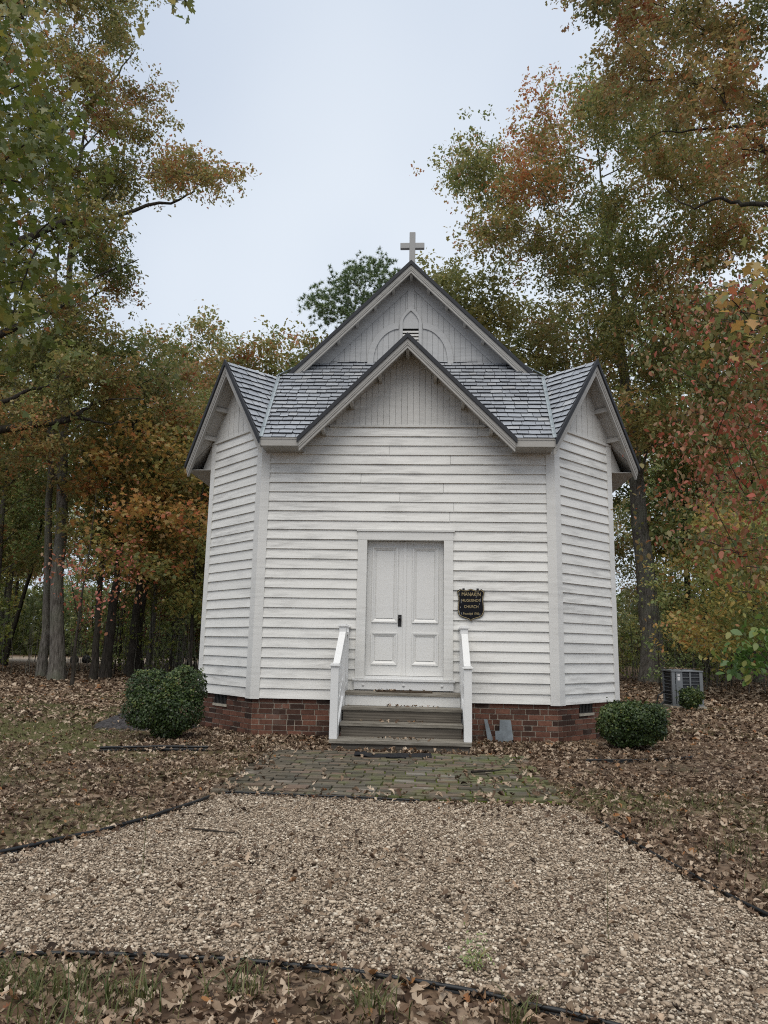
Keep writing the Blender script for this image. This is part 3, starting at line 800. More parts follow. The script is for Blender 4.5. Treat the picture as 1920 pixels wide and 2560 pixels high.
# ------------------------------------------------------------------ air conditioner
AC = thing('air_conditioner', 'grey outdoor air conditioning unit with louvred sides behind the small round shrub', 'air conditioner', (6.15, 7.3, 0))
Wd, Dp, Hh = .70, .70, .86
mb = MB(); mb.box((.35, .35, .03), (.80, .80, .06)); mb.build('pad', 'concrete', AC)
mb = MB(); mb.box((.35, .35, .455), (Wd - .05, Dp - .05, .79)); mb.build('coil', 'unit_coil', AC)
mb = MB()
for x in (.03, .67):
    for y in (.03, .67): mb.box((x, y, .455), (.075, .075, .79))
mb.box((.165, .012, .455), (.15, .03, .79)); mb.box((.42, .008, .455), (.035, .02, .79))
for y in (.03, .67): mb.box((.35, y, .085), (.56, .06, .05))
for x in (.03, .67): mb.box((x, .35, .085), (.06, .56, .05))
mb.build('cabinet', 'unit_grey', AC)
mb = MB()
for i in range(9):
    z = .145 + i * .082
    for y in (.012, .688): mb.box((.35, y, z), (.63, .014, .009))
    for x in (.012, .688): mb.box((x, .35, z), (.014, .63, .009))
mb.build('grille', 'unit_grey', AC)
mb = MB(); mb.box((.35, .35, .866), (.74, .74, .03)); mb.tube([(.35, .35, .88), (.35, .35, .90)], [.30, .28], 20)
mb.build('top_cover', 'unit_grey', AC)
mb = MB(); mb.box((.155, -.0055, .775), (.055, .003, .04)); mb.box((.155, -.0055, .69), (.06, .003, .085)); mb.build('label_plate', 'unit_label', AC)
mb = MB(); mb.tube([(-.02, .3, .35), (-.15, .25, .36), (-.28, .2, .28), (-.33, .18, .05)], [.018] * 4, 8); mb.tube([(-.0, .2, .12), (-.2, .1, .13), (-.32, .05, .03)], [.03] * 3, 8)
mb.build('pipe', 'black_plastic', AC)

# ------------------------------------------------------------------ ground
PATH = [(-1.50, -4.45), (-1.60, -4.95), (-1.84, -5.60), (-2.27, -6.32), (-3.0, -7.0), (-4.6, -7.5), (-6.0, -7.7), (-6.0, -8.15), (-3.5, -7.80), (-1.45, -7.65), (-.83, -7.62), (-.30, -7.635),
        (.156, -7.715), (.44, -7.805), (.90, -7.985), (1.5, -8.35), (2.6, -9.2), (3.4, -9.2), (2.5, -7.9), (1.98, -6.95), (1.88, -6.40), (1.79, -5.95), (1.66, -5.35), (1.59, -4.72), (1.50, -4.30), (.2, -4.32), (-1.44, -4.20)]
PATIO = (-1.56, 1.47, -4.22, -1.52)
def sanded(x, y):   # pale sandy clearing in the far left wood
    return np.exp(-(((x + 20) / 15) ** 2 + ((y - 42) / 8) ** 2) ** 2)
def grassy(x, y):
    g = fbm(x, y, 11, .55)
    left = np.exp(-(((x + 5.5) / 2.6) ** 2 + ((y + 1.0) / 4.0) ** 2)) * .60 + np.exp(-(((x + 7.0) / 3) ** 2 + ((y - 4.0) / 3.5) ** 2)) * .48
    right = np.exp(-(((x - 4.2) / 2.0) ** 2 + ((y + 3.6) / 2.6) ** 2)) * .40
    near = np.exp(-(((y + 8.6) / .7) ** 2)) * .22
    return np.clip((g - .52) * 2.2 + (left + right + near) * 1.25, 0, 1) * (y < 9)
def ax(lo, hi, fl, fh, fine, coarse):
    a = list(np.arange(fl, fh + 1e-6, fine)); s = fine; v = fl
    L = []
    while v > lo: s = min(s * 1.25, coarse); v -= s; L.append(v)
    s = fine; v = fh; Rr = []
    while v < hi: s = min(s * 1.25, coarse); v += s; Rr.append(v)
    return np.array(L[::-1] + a + Rr)
gx, gy = ax(-420, 420, -10, 10, .14, 30), ax(-60, 600, -10, 9, .14, 30)
def gz(x, y):
    d = np.maximum(np.abs(x) - 3.6, np.maximum(-y - 0.3, y - 7)); w = np.clip((d - .2) / 1.2, 0, 1)
    h = (fbm(x, y, 21, .35) - .5) * .09 + (fbm(x, y, 23, 2.2) - .5) * .025
    inp = (np.abs(x) < 2.9) & (y < -1.3) & (y > -9)
    w2 = np.where(inp, 0.12, 1.0) * np.clip((np.maximum(np.abs(x + .1) - 2.2, np.maximum(-y - 8, y + 1.4)) + .6) / .8, .1, 1)
    far = np.clip((np.hypot(x, y) - 30) / 60, 0, 1) * (fbm(x, y, 27, .03) - .5) * 1.5
    return h * w * w2 + far
X, Y = np.meshgrid(gx, gy); Zg = gz(X, Y)
nx = len(gx); i, j = np.meshgrid(np.arange(len(gy) - 1), np.arange(nx - 1), indexing='ij'); q = i * nx + j
me = raw_mesh('ground', np.stack([X, Y, Zg], -1), [np.stack([q, q + 1, q + nx + 1, q + nx], -1).reshape(-1, 4)], rnd=grassy(X, Y).ravel(), smooth=True)
a = me.attributes.new('sand', 'FLOAT', 'POINT'); a.data.foreach_set('value', sanded(X, Y).ravel().astype(np.float32))
ma, nt, b = mat('ground_litter', 0.95, 0.08)
v = coords(nt)
vo = N(nt, 'ShaderNodeTexVoronoi'); vo.inputs['Scale'].default_value = 11; nt.links.new(v, vo.inputs['Vector'])
sep = N(nt, 'ShaderNodeSeparateColor'); nt.links.new(vo.outputs['Color'], sep.inputs[0])
lit = ramp(nt, sep.outputs[0], [(0, (0.045, 0.028, 0.019)), (0.4, (0.115, 0.072, 0.046)), (0.7, (0.185, 0.125, 0.083)), (1, (0.27, 0.20, 0.145))])
soil = ramp(nt, noise(nt, v, 6, 6), [(0.3, (0.065, 0.050, 0.037)), (0.7, (0.165, 0.130, 0.096))])
c = mixc(nt, ramp(nt, noise(nt, v, 1.3, 5), [(0.35, 0.35), (0.6, 1)]), soil, lit)
gr = ramp(nt, noise(nt, v, 9, 5), [(0.3, (0.055, 0.060, 0.022)), (0.7, (0.135, 0.130, 0.056))])
c = mixc(nt, ramp(nt, attr(nt), [(0.15, 0), (0.75, 0.85)]), c, gr)
c = mixc(nt, ramp(nt, attr(nt, 'sand'), [(0.1, 0), (0.6, 0.95)]), c, ramp(nt, noise(nt, v, 1.5, 5), [(0.3, (0.36, 0.29, 0.22)), (0.7, (0.52, 0.44, 0.36))]))
setc(nt, b, c); bump(nt, b, sep.outputs[0], 0.5, 0.03); M['ground_litter'] = ma
me.materials.append(ma)
o = link('ground', me); o['kind'] = 'structure'; o['label'] = 'leaf-strewn ground with thin grass'

# gravel bed: a sheet with loose stones over it
pb = np.array(PATH)
ma, nt, b = mat('gravel_bed', 0.95, 0.1)
v = coords(nt); vo = N(nt, 'ShaderNodeTexVoronoi'); vo.inputs['Scale'].default_value = 70; nt.links.new(v, vo.inputs['Vector'])
sep = N(nt, 'ShaderNodeSeparateColor'); nt.links.new(vo.outputs['Color'], sep.inputs[0])
setc(nt, b, ramp(nt, sep.outputs[0], [(0, (0.09, 0.070, 0.052)), (1, (0.34, 0.280, 0.215))])); bump(nt, b, vo.outputs['Distance'], .6, .01); M['gravel_bed'] = ma
me = bpy.data.meshes.new('gravel_path'); me.from_pydata([(x, y, .006) for x, y in PATH], [], [tuple(range(len(PATH)))]); me.materials.append(ma)
o = link('gravel_path', me); o['kind'] = 'structure'; o['label'] = 'pale gravel path bed in front of the brick patio'
n = 240000
x = R.uniform(-6, 3.3, n * 2); y = R.uniform(-9.2, -4.15, n * 2)
k = in_poly(x, y, PATH) & (np.abs(x - .28) < (y + 10.9) * .62 + .3); x, y = x[k][:n], y[k][:n]; n = len(x)
base = np.array([[-1, -1, -.7], [1, -1, -.8], [1, 1, -.7], [-1, 1, -.8], [-.8, -.7, .7], [.7, -.8, .8], [.8, .75, .6], [-.75, .8, .75]]) * .5
T = base[None] * R.uniform(.72, 1.2, (n, 8, 3)) * np.stack([R.uniform(.8, 1.35, n), R.uniform(.6, 1.0, n), R.uniform(.4, .75, n)], -1)[:, None]
sz = np.clip(R.lognormal(math.log(.0085), .42, n), .0045, .032)
th = R.uniform(0, 6.28, n); tl = R.normal(0, .35, n)
ct, st_ = np.cos(th)[:, None], np.sin(th)[:, None]; cl_, sl = np.cos(tl)[:, None], np.sin(tl)[:, None]
T = T * sz[:, None, None]
tz = T[..., 2] * cl_ - T[..., 1] * sl; ty = T[..., 1] * cl_ + T[..., 2] * sl
V = np.stack([x[:, None] + T[..., 0] * ct - ty * st_, y[:, None] + T[..., 0] * st_ + ty * ct, .006 + np.abs(R.normal(.004, .006, n))[:, None] + tz + .22 * sz[:, None]], -1)
fq = np.array([[3, 2, 1, 0], [4, 5, 6, 7], [0, 1, 5, 4], [1, 2, 6, 5], [2, 3, 7, 6], [3, 0, 4, 7]])
F = (np.arange(n)[:, None, None] * 8 + fq[None]).reshape(-1, 4)
me = raw_mesh('gravel', V, [F], rnd=np.repeat(R.random(n), 8), mats=['gravel_stone'])
o = tag(link('gravel', me), 'loose tan and cream gravel covering the path', 'gravel', kind='stuff')

# brick patio in running courses with mossy joints
ma, nt, b = mat('moss_joint', 0.95, 0.05)
nn = noise(nt, coords(nt), 1.2, 4)
px = N(nt, 'ShaderNodeSeparateXYZ'); nt.links.new(coords(nt), px.inputs[0])
e = math_(nt, 'ADD', nn, math_(nt, 'MULTIPLY', px.outputs[0], 0.16))
c = mixc(nt, ramp(nt, e, [(0.36, 0), (0.60, 1)]), (0.042, 0.038, 0.024), ramp(nt, noise(nt, coords(nt), 40, 3), [(0.3, (0.045, 0.070, 0.010)), (0.7, (0.12, 0.155, 0.022))]))
setc(nt, b, c); M['moss_joint'] = ma
ma, nt, b = mat('paver', 0.85, 0.2)
c = ramp(nt, attr(nt), [(0, (0.066, 0.058, 0.043)), (0.4, (0.103, 0.090, 0.066)), (0.75, (0.135, 0.110, 0.080)), (0.93, (0.16, 0.110, 0.080)), (1, (0.20, 0.185, 0.155))])
nn = noise(nt, coords(nt), 14, 6, .7); bg_ = noise(nt, coords(nt), 1.4, 4)
c = mixc(nt, .55, c, ramp(nt, nn, [(.3, .5), (.7, 1.35)]), 'MULTIPLY')
px = N(nt, 'ShaderNodeSeparateXYZ'); nt.links.new(coords(nt), px.inputs[0])
e = math_(nt, 'ADD', noise(nt, coords(nt), 3.2, 5), math_(nt, 'MULTIPLY', px.outputs[0], 0.07))
c = mixc(nt, ramp(nt, e, [(.48, 0), (.72, .7)]), c, (0.105, 0.125, 0.034))
c = mixc(nt, ramp(nt, bg_, [(.52, 0), (.7, .5)]), c, (0.15, 0.15, 0.13))
setc(nt, b, c); bump(nt, b, nn, .5, .008); M['paver'] = ma
mb = MB(); x0, x1, y0, y1 = PATIO
mb.prism([(x0, y0, .002), (x1 - .02, y0 - .02, .002), (x1 - .02, y1, .002), (x0, y1, .002)], (0, 0, .012), mi=1)
yy = y0; row = 0
while yy < y1 - .05:
    xx = x0 + R.uniform(-.03, .03) + (.10 if row % 3 == 1 else 0)
    while xx < x1 - .04:
        L = .205 if R.random() > .08 else .10
        zt = .030 + R.normal(0, .0035) + .012 * (fbm(np.array([xx]), np.array([yy]), 31, .8)[0] - .5)
        w = min(L, x1 - xx) - R.uniform(.008, .022); rz = R.normal(0, .012)
        f3 = Matrix.Rotation(rz, 3, 'Z') @ Matrix.Rotation(R.normal(0, .012), 3, 'X') @ Matrix.Rotation(R.normal(0, .012), 3, 'Y')
        mb.box((xx + L / 2, yy + .05 + R.normal(0, .002), zt - .02), (w, .094 + R.normal(0, .002), .04), f3, float(R.random()))
        xx += L + .004
    yy += .104; row += 1
o = mb.build('brick_patio', ('paver', 'moss_joint')); o['kind'] = 'structure'; o['label'] = 'mossy weathered brick patio at the foot of the steps'

# plastic garden edging
def edging(pts, h, label, r=.014):
    P = [Vector(p) for p in pts]; dense = []
    for a, b in zip(P[:-1], P[1:]):
        k = max(2, int((b - a).length / .12))
        for t in range(k): dense.append(a.lerp(b, t / k))
    dense.append(P[-1])
    dn = np.array([tuple(p) for p in dense])
    for _ in range(3): dn[1:-1] = (dn[:-2] + dn[1:-1] * 2 + dn[2:]) / 4
    dn[:, 2] += R.normal(0, .002, len(dn))
    mb = MB(); mb.tube(dn + [0, 0, h], [r] * len(dn), 8)
    t = np.gradient(dn, axis=0); nrm = np.column_stack([-t[:, 1], t[:, 0], t[:, 2] * 0]); nrm /= np.linalg.norm(nrm, axis=1)[:, None]
    for i in range(len(dn) - 1):
        a, b = dn[i], dn[i + 1]; w = nrm[i] * .003
        mb.add([a - w - [0, 0, .03], b - w - [0, 0, .03], b - w + [0, 0, h], a - w + [0, 0, h], a + w - [0, 0, .03], b + w - [0, 0, .03], b + w + [0, 0, h], a + w + [0, 0, h]],
               [(0, 1, 2, 3), (7, 6, 5, 4), (0, 4, 5, 1), (2, 6, 7, 3)])
    ob = mb.build('garden_edging', 'black_plastic', smooth=True)
    return tag(ob, label, 'edging', 'black plastic garden edging strips')
E0 = lambda L: [(x, y, 0) for x, y in L]
edging(E0([(-1.50, -4.50), (-1.62, -5.0), (-1.84, -5.62), (-2.25, -6.32), (-2.9, -6.95), (-4.4, -7.5)]), .036, 'black plastic edging curving along the left side of the gravel path', .0115)
edging(E0([(-1.42, -4.26), (-.8, -4.29), (-.2, -4.33), (.26, -4.37)]), .034, 'black plastic edging between the brick patio and the gravel', .008)
edging(E0([(1.62, -4.9), (1.68, -5.4), (1.79, -5.95), (1.88, -6.40), (1.96, -6.85), (2.5, -7.9)]), .030, 'black plastic edging along the right side of the gravel path', .0095)
edging(E0([(-3.6, -7.78), (-1.42, -7.66), (-.83, -7.62), (-.30, -7.64), (.156, -7.72), (.44, -7.81), (.90, -7.99), (1.5, -8.35)]), .020, 'black plastic edging along the near edge of the gravel path', .0095)
edging(E0([(-3.55, -1.95), (-3.2, -1.78), (-2.8, -1.70), (-2.33, -1.64)]), .050, 'short black plastic edging on the leaves before the tall left shrub', .014)
edging(E0([(2.2, -1.72), (2.5, -1.69), (2.85, -1.60), (3.25, -1.42), (3.6, -1.22)]), .030, 'thin black plastic edging half buried in leaves before the right shrub', .011)

# dark mulch heap behind the left shrub
n = 70; rr = np.linspace(0, 1, 26); tt = np.linspace(0, 2 * np.pi, n, endpoint=False)
RR, TT = np.meshgrid(rr, tt, indexing='ij'); X = -4.05 + RR * np.cos(TT) * .85; Y = .95 + RR * np.sin(TT) * .75
Zm = .24 * (1 - RR ** 1.6) + (fbm(X, Y, 41, 9) - .5) * .16 * (1 - RR ** 3) - .01
i, j = np.meshgrid(np.arange(25), np.arange(n), indexing='ij'); q = i * n + j; q2 = i * n + (j + 1) % n
me = raw_mesh('mulch_heap', np.stack([X, Y, Zm], -1), [np.stack([q, q2, q2 + n, q + n], -1).reshape(-1, 4)], mats=['mulch_dark'], smooth=False)
tag(link('mulch_heap', me), 'low heap of dark mulch on the grass behind the tall left shrub', 'mulch heap')

# ------------------------------------------------------------------ fallen leaves and grass
def tmpl_curl(half, fold, droop): return outline(half, fold, droop)
def litter_mesh(name, x, y, z, size, rnd, label, cat, flat=1.6):
    n = len(x); Vs, Fs, Rs, off = [], [], [], 0
    near = (y < .6) | (len(x) < 5000)
    G = [leaf_grid((.02, .22, .10, .34, .12, .27, .02), .5, .6), leaf_grid((.02, .18, .08, .30, .10, .22, .02), -.6, .45, .5, .9), leaf_grid((.02, .26, .31, .24, .02), .9, -.4, .4, .75),
         leaf_grid((.03, .30, .12, .36, .10, .2, .03), .4, .9, -.5), leaf_grid((.02, .20, .30, .22, .03), 1.6, .4, .9, .8), leaf_grid((.10, .22, .16, .05), .5, .6, .6)]
    tm = [tmpl_curl(OAK_SMALL, .8, 1.0), tmpl_curl(OVAL, .6, .7)]
    g = np.where(near, R.choice(6, n, p=[.25, .2, .15, .15, .1, .15]), 6 + R.integers(0, 2, n))
    for t in range(8):
        k = g == t
        if not k.any(): continue
        nr = R.normal(size=(k.sum(), 3)); nr[:, 2] = np.abs(nr[:, 2]) * .6 + flat * 1.25
        c = np.column_stack([x[k], y[k], z[k]])
        v, f, r = grid_cloud(G[t], c, size[k] * (.7 if t == 5 else 1), rnd[k], nr) if t < 6 else leaf_cloud(tm[t - 6], c, size[k], rnd[k], droop=0, nrm=nr)
        Vs.append(v); Fs.append(f + off); Rs.append(r); off += len(v)
    me = raw_mesh(name, np.concatenate(Vs), Fs, rnd=np.concatenate(Rs), mats=['litter'])
    return tag(link(name, me), label, cat, kind='stuff')
def visible(x, y, pad=1.2): return (np.abs(x - .28 + (y + 10.9) * .0558) < (y + 10.9) * .54 + pad) & (y > -9.0)
church_fp = [(-2.15, .02), (2.15, .02), (3.25, 1.1), (3.25, 6), (-3.25, 6), (-3.25, 1.1)]
def free(x, y):
    return ~in_poly(x, y, church_fp) & ~((np.abs(x) < .84) & (y > -1.36) & (y < .1))
def sow(n, x0, x1, y0, y1, s0, s1, mind):
    x = R.uniform(x0, x1, n); y = R.uniform(y0, y1, n)
    k = visible(x, y) & free(x, y) & ~in_poly(x, y, PATH) & ~((x > PATIO[0] + .04) & (x < PATIO[1] - .03) & (y > PATIO[2]) & (y < PATIO[3] - .02))
    d = mind + (1 - mind) * np.clip(1.25 - grassy(x, y) * 1.3, 0.36, 1) * np.clip(fbm(x, y, 51, .9) * 1.6, .5, 1)
    d = np.where((y > -1.6) & (y < 0) & (np.abs(x) < 3.5), 1, d)
    k &= R.random(n) < d
    x, y = x[k], y[k]; n = len(x)
    return x, y, gz(x, y) + np.abs(R.normal(.012, .012, n)), R.uniform(s0, s1, n) * np.clip(R.normal(1, .2, n), .55, 1.5)
parts = [sow(70000, -9.5, 9.5, -9, .6, .030, .068, .1), sow(40000, -11, 11, .6, 8, .055, .11, .15), sow(60000, -24, 20, 8, 27, .09, .16, .4), sow(11000, -4, 4, -9, -7.55, .022, .054, .9), sow(5200, -3.4, 3.4, -1.62, .0, .05, .095, 1), sow(9000, 1.5, 4.6, -8.2, -2.6, .028, .062, .85), sow(5000, -4.5, -1.4, -6.6, -2, .028, .062, .7)]
for Lx, hz, k in (([(-1.55, -4.6), (-1.84, -5.62), (-2.25, -6.32), (-2.9, -6.95)], .03, 150), ([(1.62, -4.9), (1.79, -5.95), (1.96, -6.85)], .028, 190), ([(-1.6, -7.67), (-.83, -7.62), (-.30, -7.64), (.44, -7.81), (.95, -8.0)], .018, 260), ([(-1.3, -4.30), (.26, -4.40), (1.45, -4.36)], .03, 120), ([(-3.4, -1.85), (-2.4, -1.66)], .035, 50)):
    t_ = R.random(k) * (len(Lx) - 1); La = np.array(Lx); ii = np.arange(len(Lx))
    xx_, yy_ = np.interp(t_, ii, La[:, 0]) + R.normal(0, .035, k), np.interp(t_, ii, La[:, 1]) + R.normal(0, .03, k)
    parts.append((xx_, yy_, hz * R.uniform(.5, 1.25, k), R.uniform(.03, .07, k)))
x, y, z, s = (np.concatenate([p[i] for p in parts]) for i in range(4))
rn = np.clip(R.beta(1.5, 1.35, len(x)), 0, 1)
litter_mesh('fallen_leaves', x, y, z, s, rn, 'dry brown and tan leaves strewn over the lawn and wood floor', 'leaves')
n = 7500; x = R.uniform(-5, 3.2, n); y = R.uniform(-9.0, -4.2, n)
cl2 = R.random(n) < (.34 + 0.65 * (np.clip(fbm(x, y, 61, .8) - .42, 0, 1) * 3) + .5 * (y > -4.9) * (x > 0))
k = in_poly(x, y, PATH) & visible(x, y) & cl2; x, y = x[k], y[k]
litter_mesh('path_leaves', x, y, .024 + np.abs(R.normal(0, .008, len(x))), R.uniform(.016, .060, len(x)), np.clip(R.beta(1.5, 1.7, len(x)), 0, 1), 'scattered curled brown leaves lying on the gravel path', 'leaves', 1.1)
n = 90; x = R.uniform(-1.5, 1.42, n); y = R.uniform(-4.18, -1.6, n)
xe = np.concatenate([x, R.normal(.95, .16, 26), R.uniform(-.8, .85, 60), R.uniform(-1.56, -1.2, 26), R.normal(1.38, .10, 90), R.normal(-1.5, .06, 50), R.uniform(-1.4, 1.4, 70)]); ye = np.concatenate([y, R.normal(-3.55, .2, 26), R.uniform(-1.66, -1.40, 60), R.uniform(-4.1, -1.6, 26), R.uniform(-4.2, -1.6, 90), R.uniform(-4.2, -1.6, 50), R.normal(-4.18, .05, 70)])
litter_mesh('patio_leaves', xe, ye, .046 + np.abs(R.normal(0, .008, len(xe))), R.uniform(.04, .085, len(xe)), np.clip(R.beta(1.6, 1.3, len(xe)), 0, 1), 'few dry leaves lying on the brick patio', 'leaves', 1.1)
xs, ys, zs = [], [], []
for yf, yb, z, hw in TR:
    k = 26 if z < .6 else 22
    xs += list(np.clip(R.normal(.05 if z < .6 else -.2, .24, k), -.74, .74)); ys += list(R.uniform(yf + .06, min(yb, yf + .30) - .04, k) if z < .6 else R.uniform(-.42, -.1, k)); zs += [z + .014] * k
litter_mesh('step_leaves', np.array(xs), np.array(ys), np.array(zs) + np.abs(R.normal(0, .006, len(xs))), R.uniform(.03, .065, len(xs)), np.clip(R.beta(1.2, 1.3, len(xs)), 0, 1), 'dry leaves blown onto the treads of the entrance steps', 'leaves', .8)
n = 40
litter_mesh('unit_top_leaves', R.uniform(6.16, 6.84, n), R.uniform(7.32, 7.98, n), np.full(n, .915), R.uniform(.05, .09, n), R.random(n) * .6 + .2, 'dry leaves lying on top of the air conditioning unit', 'leaves', 1.0)

def blades(x, y, z, h, w, rnd, lean=.5):
    n = len(x); th = R.uniform(0, 6.28, n); dx, dy = np.cos(th), np.sin(th); l = R.uniform(.1, 1, n) * lean * h
    ph = th + 1.57 + R.normal(0, .4, n); wx, wy = np.cos(ph) * w / 2, np.sin(ph) * w / 2
    P = lambda t, f: np.stack([x + dx * l * t ** 2, y + dy * l * t ** 2, z + h * t * (1 - .25 * lean * t)], -1) + np.stack([wx * f, wy * f, wx * 0], -1)
    V = np.stack([P(0, -1), P(0, 1), P(.35, .9), P(.35, -.9), P(.7, .6), P(.7, -.6), P(1, .1), P(1, -.1)], 1)
    q = np.array([[0, 1, 2, 3], [3, 2, 4, 5], [5, 4, 6, 7]], np.int32)
    return V.reshape(-1, 3), (np.arange(n, dtype=np.int32)[:, None, None] * 8 + q[None]).reshape(-1, 4), np.repeat(rnd, 8)
n = 420000; x = R.uniform(-9, 8, n); y = R.uniform(-9, 8.5, n)
k = visible(x, y) & free(x, y) & ~in_poly(x, y, PATH) & ~((x > PATIO[0]) & (x < PATIO[1]) & (y > PATIO[2]) & (y < PATIO[3]))
g = grassy(x, y); k &= R.random(n) < np.clip(g * 1.3 - .10, .02, 1) * np.clip(fbm(x, y, 71, 2.2) * 2.4 - .45, 0, 1)
x, y = x[k], y[k]; n = len(x)
tuft = R.random(n)
hh = R.uniform(.025, .06, n) * np.where(y < -7.6, 1.25, 1) * np.where(tuft > .97, 1.5, 1)
V1, F1, R1_ = blades(x, y, gz(x, y), hh, np.clip(R.normal(.0045, .001, n), .002, .008), np.clip(R.beta(2, 2, n), 0, 1), 1.0)
# taller tufts at the near edge and along the right of the path
tx, ty = [], []
for cx, cy, k, sp in ((-1.05, -7.98, 130, .10), (-.78, -7.98, 90, .08), (-.4, -7.92, 60, .07), (-1.35, -7.95, 90, .1), (.12, -7.98, 60, .05), (.62, -8.02, 40, .03), (-.95, -8.2, 80, .1), (2.3, -5.6, 60, .1), (2.5, -5.9, 70, .12), (2.1, -5.0, 50, .12), (2.9, -6.3, 90, .14), (2.6, -6.6, 70, .12), (2.2, -6.5, 40, .07), (-3.2, -5.4, 60, .2), (-3.6, -4.0, 60, .25), (2.7, -4.1, 50, .2), (3.0, -4.9, 50, .15)):
    tx.append(R.normal(cx, sp, k)); ty.append(R.normal(cy, sp * .7, k))
tx, ty = np.concatenate(tx), np.concatenate(ty); n = len(tx)
V2, F2, R2_ = blades(tx, ty, gz(tx, ty), R.uniform(.06, .16, n), R.uniform(.003, .007, n), R.uniform(0, .75, n), 1.1)
me = raw_mesh('lawn_grass', np.concatenate([V1, V2]), [F1, F2 + len(V1)], rnd=np.concatenate([R1_, R2_]), mats=['grass_blade'])
tag(link('lawn_grass', me), 'thin short grass growing between fallen leaves', 'grass', kind='stuff')
for i, (px_, py_, hgt, lab) in enumerate(((-1.28, -6.55, .66, 'tall dry grass stalk standing at the left side of the gravel path'), (1.12, -7.25, .34, 'thin dry grass stalk standing in the gravel on the right'))):
    mb = MB(); ps = [(px_ + .01 * t * t, py_, hgt * t) for t in np.linspace(0, 1, 8)]
    mb.tube(ps, np.linspace(.0022, .0008, 8), 5)
    st = mb.build('grass_stalk', 'grass_blade'); tag(st, lab, 'grass stalk', 'dry grass stalks')
for (px_, py_, lab) in ((.50, -7.62, 'feathery green weed growing in the gravel by the near edging'),):
    w = thing('weed', lab, 'weed', (px_, py_, .01)); mb = MB()
    for t in range(9):
        a = t * .7; l = R.uniform(.05, .11); mb.tube([(0, 0, 0), (math.cos(a) * l * .3, math.sin(a) * l * .3, l * .7), (math.cos(a) * l * .7, math.sin(a) * l * .7, l)], [.0016, .0012, .0006], 4)
    mb.build('stem', 'green_leaf', w)
    C = R.normal(0, .035, (110, 3)); C[:, 2] = np.abs(C[:, 2]) * 1.4 + .03
    v, f, r = leaf_cloud(outline(SMALL, .2, .2), C, R.uniform(.012, .022, 110), R.random(110) * .5); link('foliage', raw_mesh('foliage', v, [f], rnd=r, mats=['green_leaf']), w)
mb = MB(); mb.tube([(.78, -2.95, .052), (.90, -2.90, .056), (1.02, -2.86, .055), (1.14, -2.76, .056)], [.012, .013, .010, .006], 7)
mb.tube([(.86, -2.915, .058), (.92, -2.86, .064)], [.006, .003], 5)
tag(mb.build('stick', 'bark_dark'), 'crooked broken twig lying on the brick patio', 'stick')
mb = MB(); mb.tube([(-1.35, -5.55, .03), (-1.15, -5.62, .036), (-.95, -5.66, .034)], [.005, .006, .003], 6)
tag(mb.build('stick', 'bark_dark'), 'thin straight twig lying on the gravel path', 'stick')

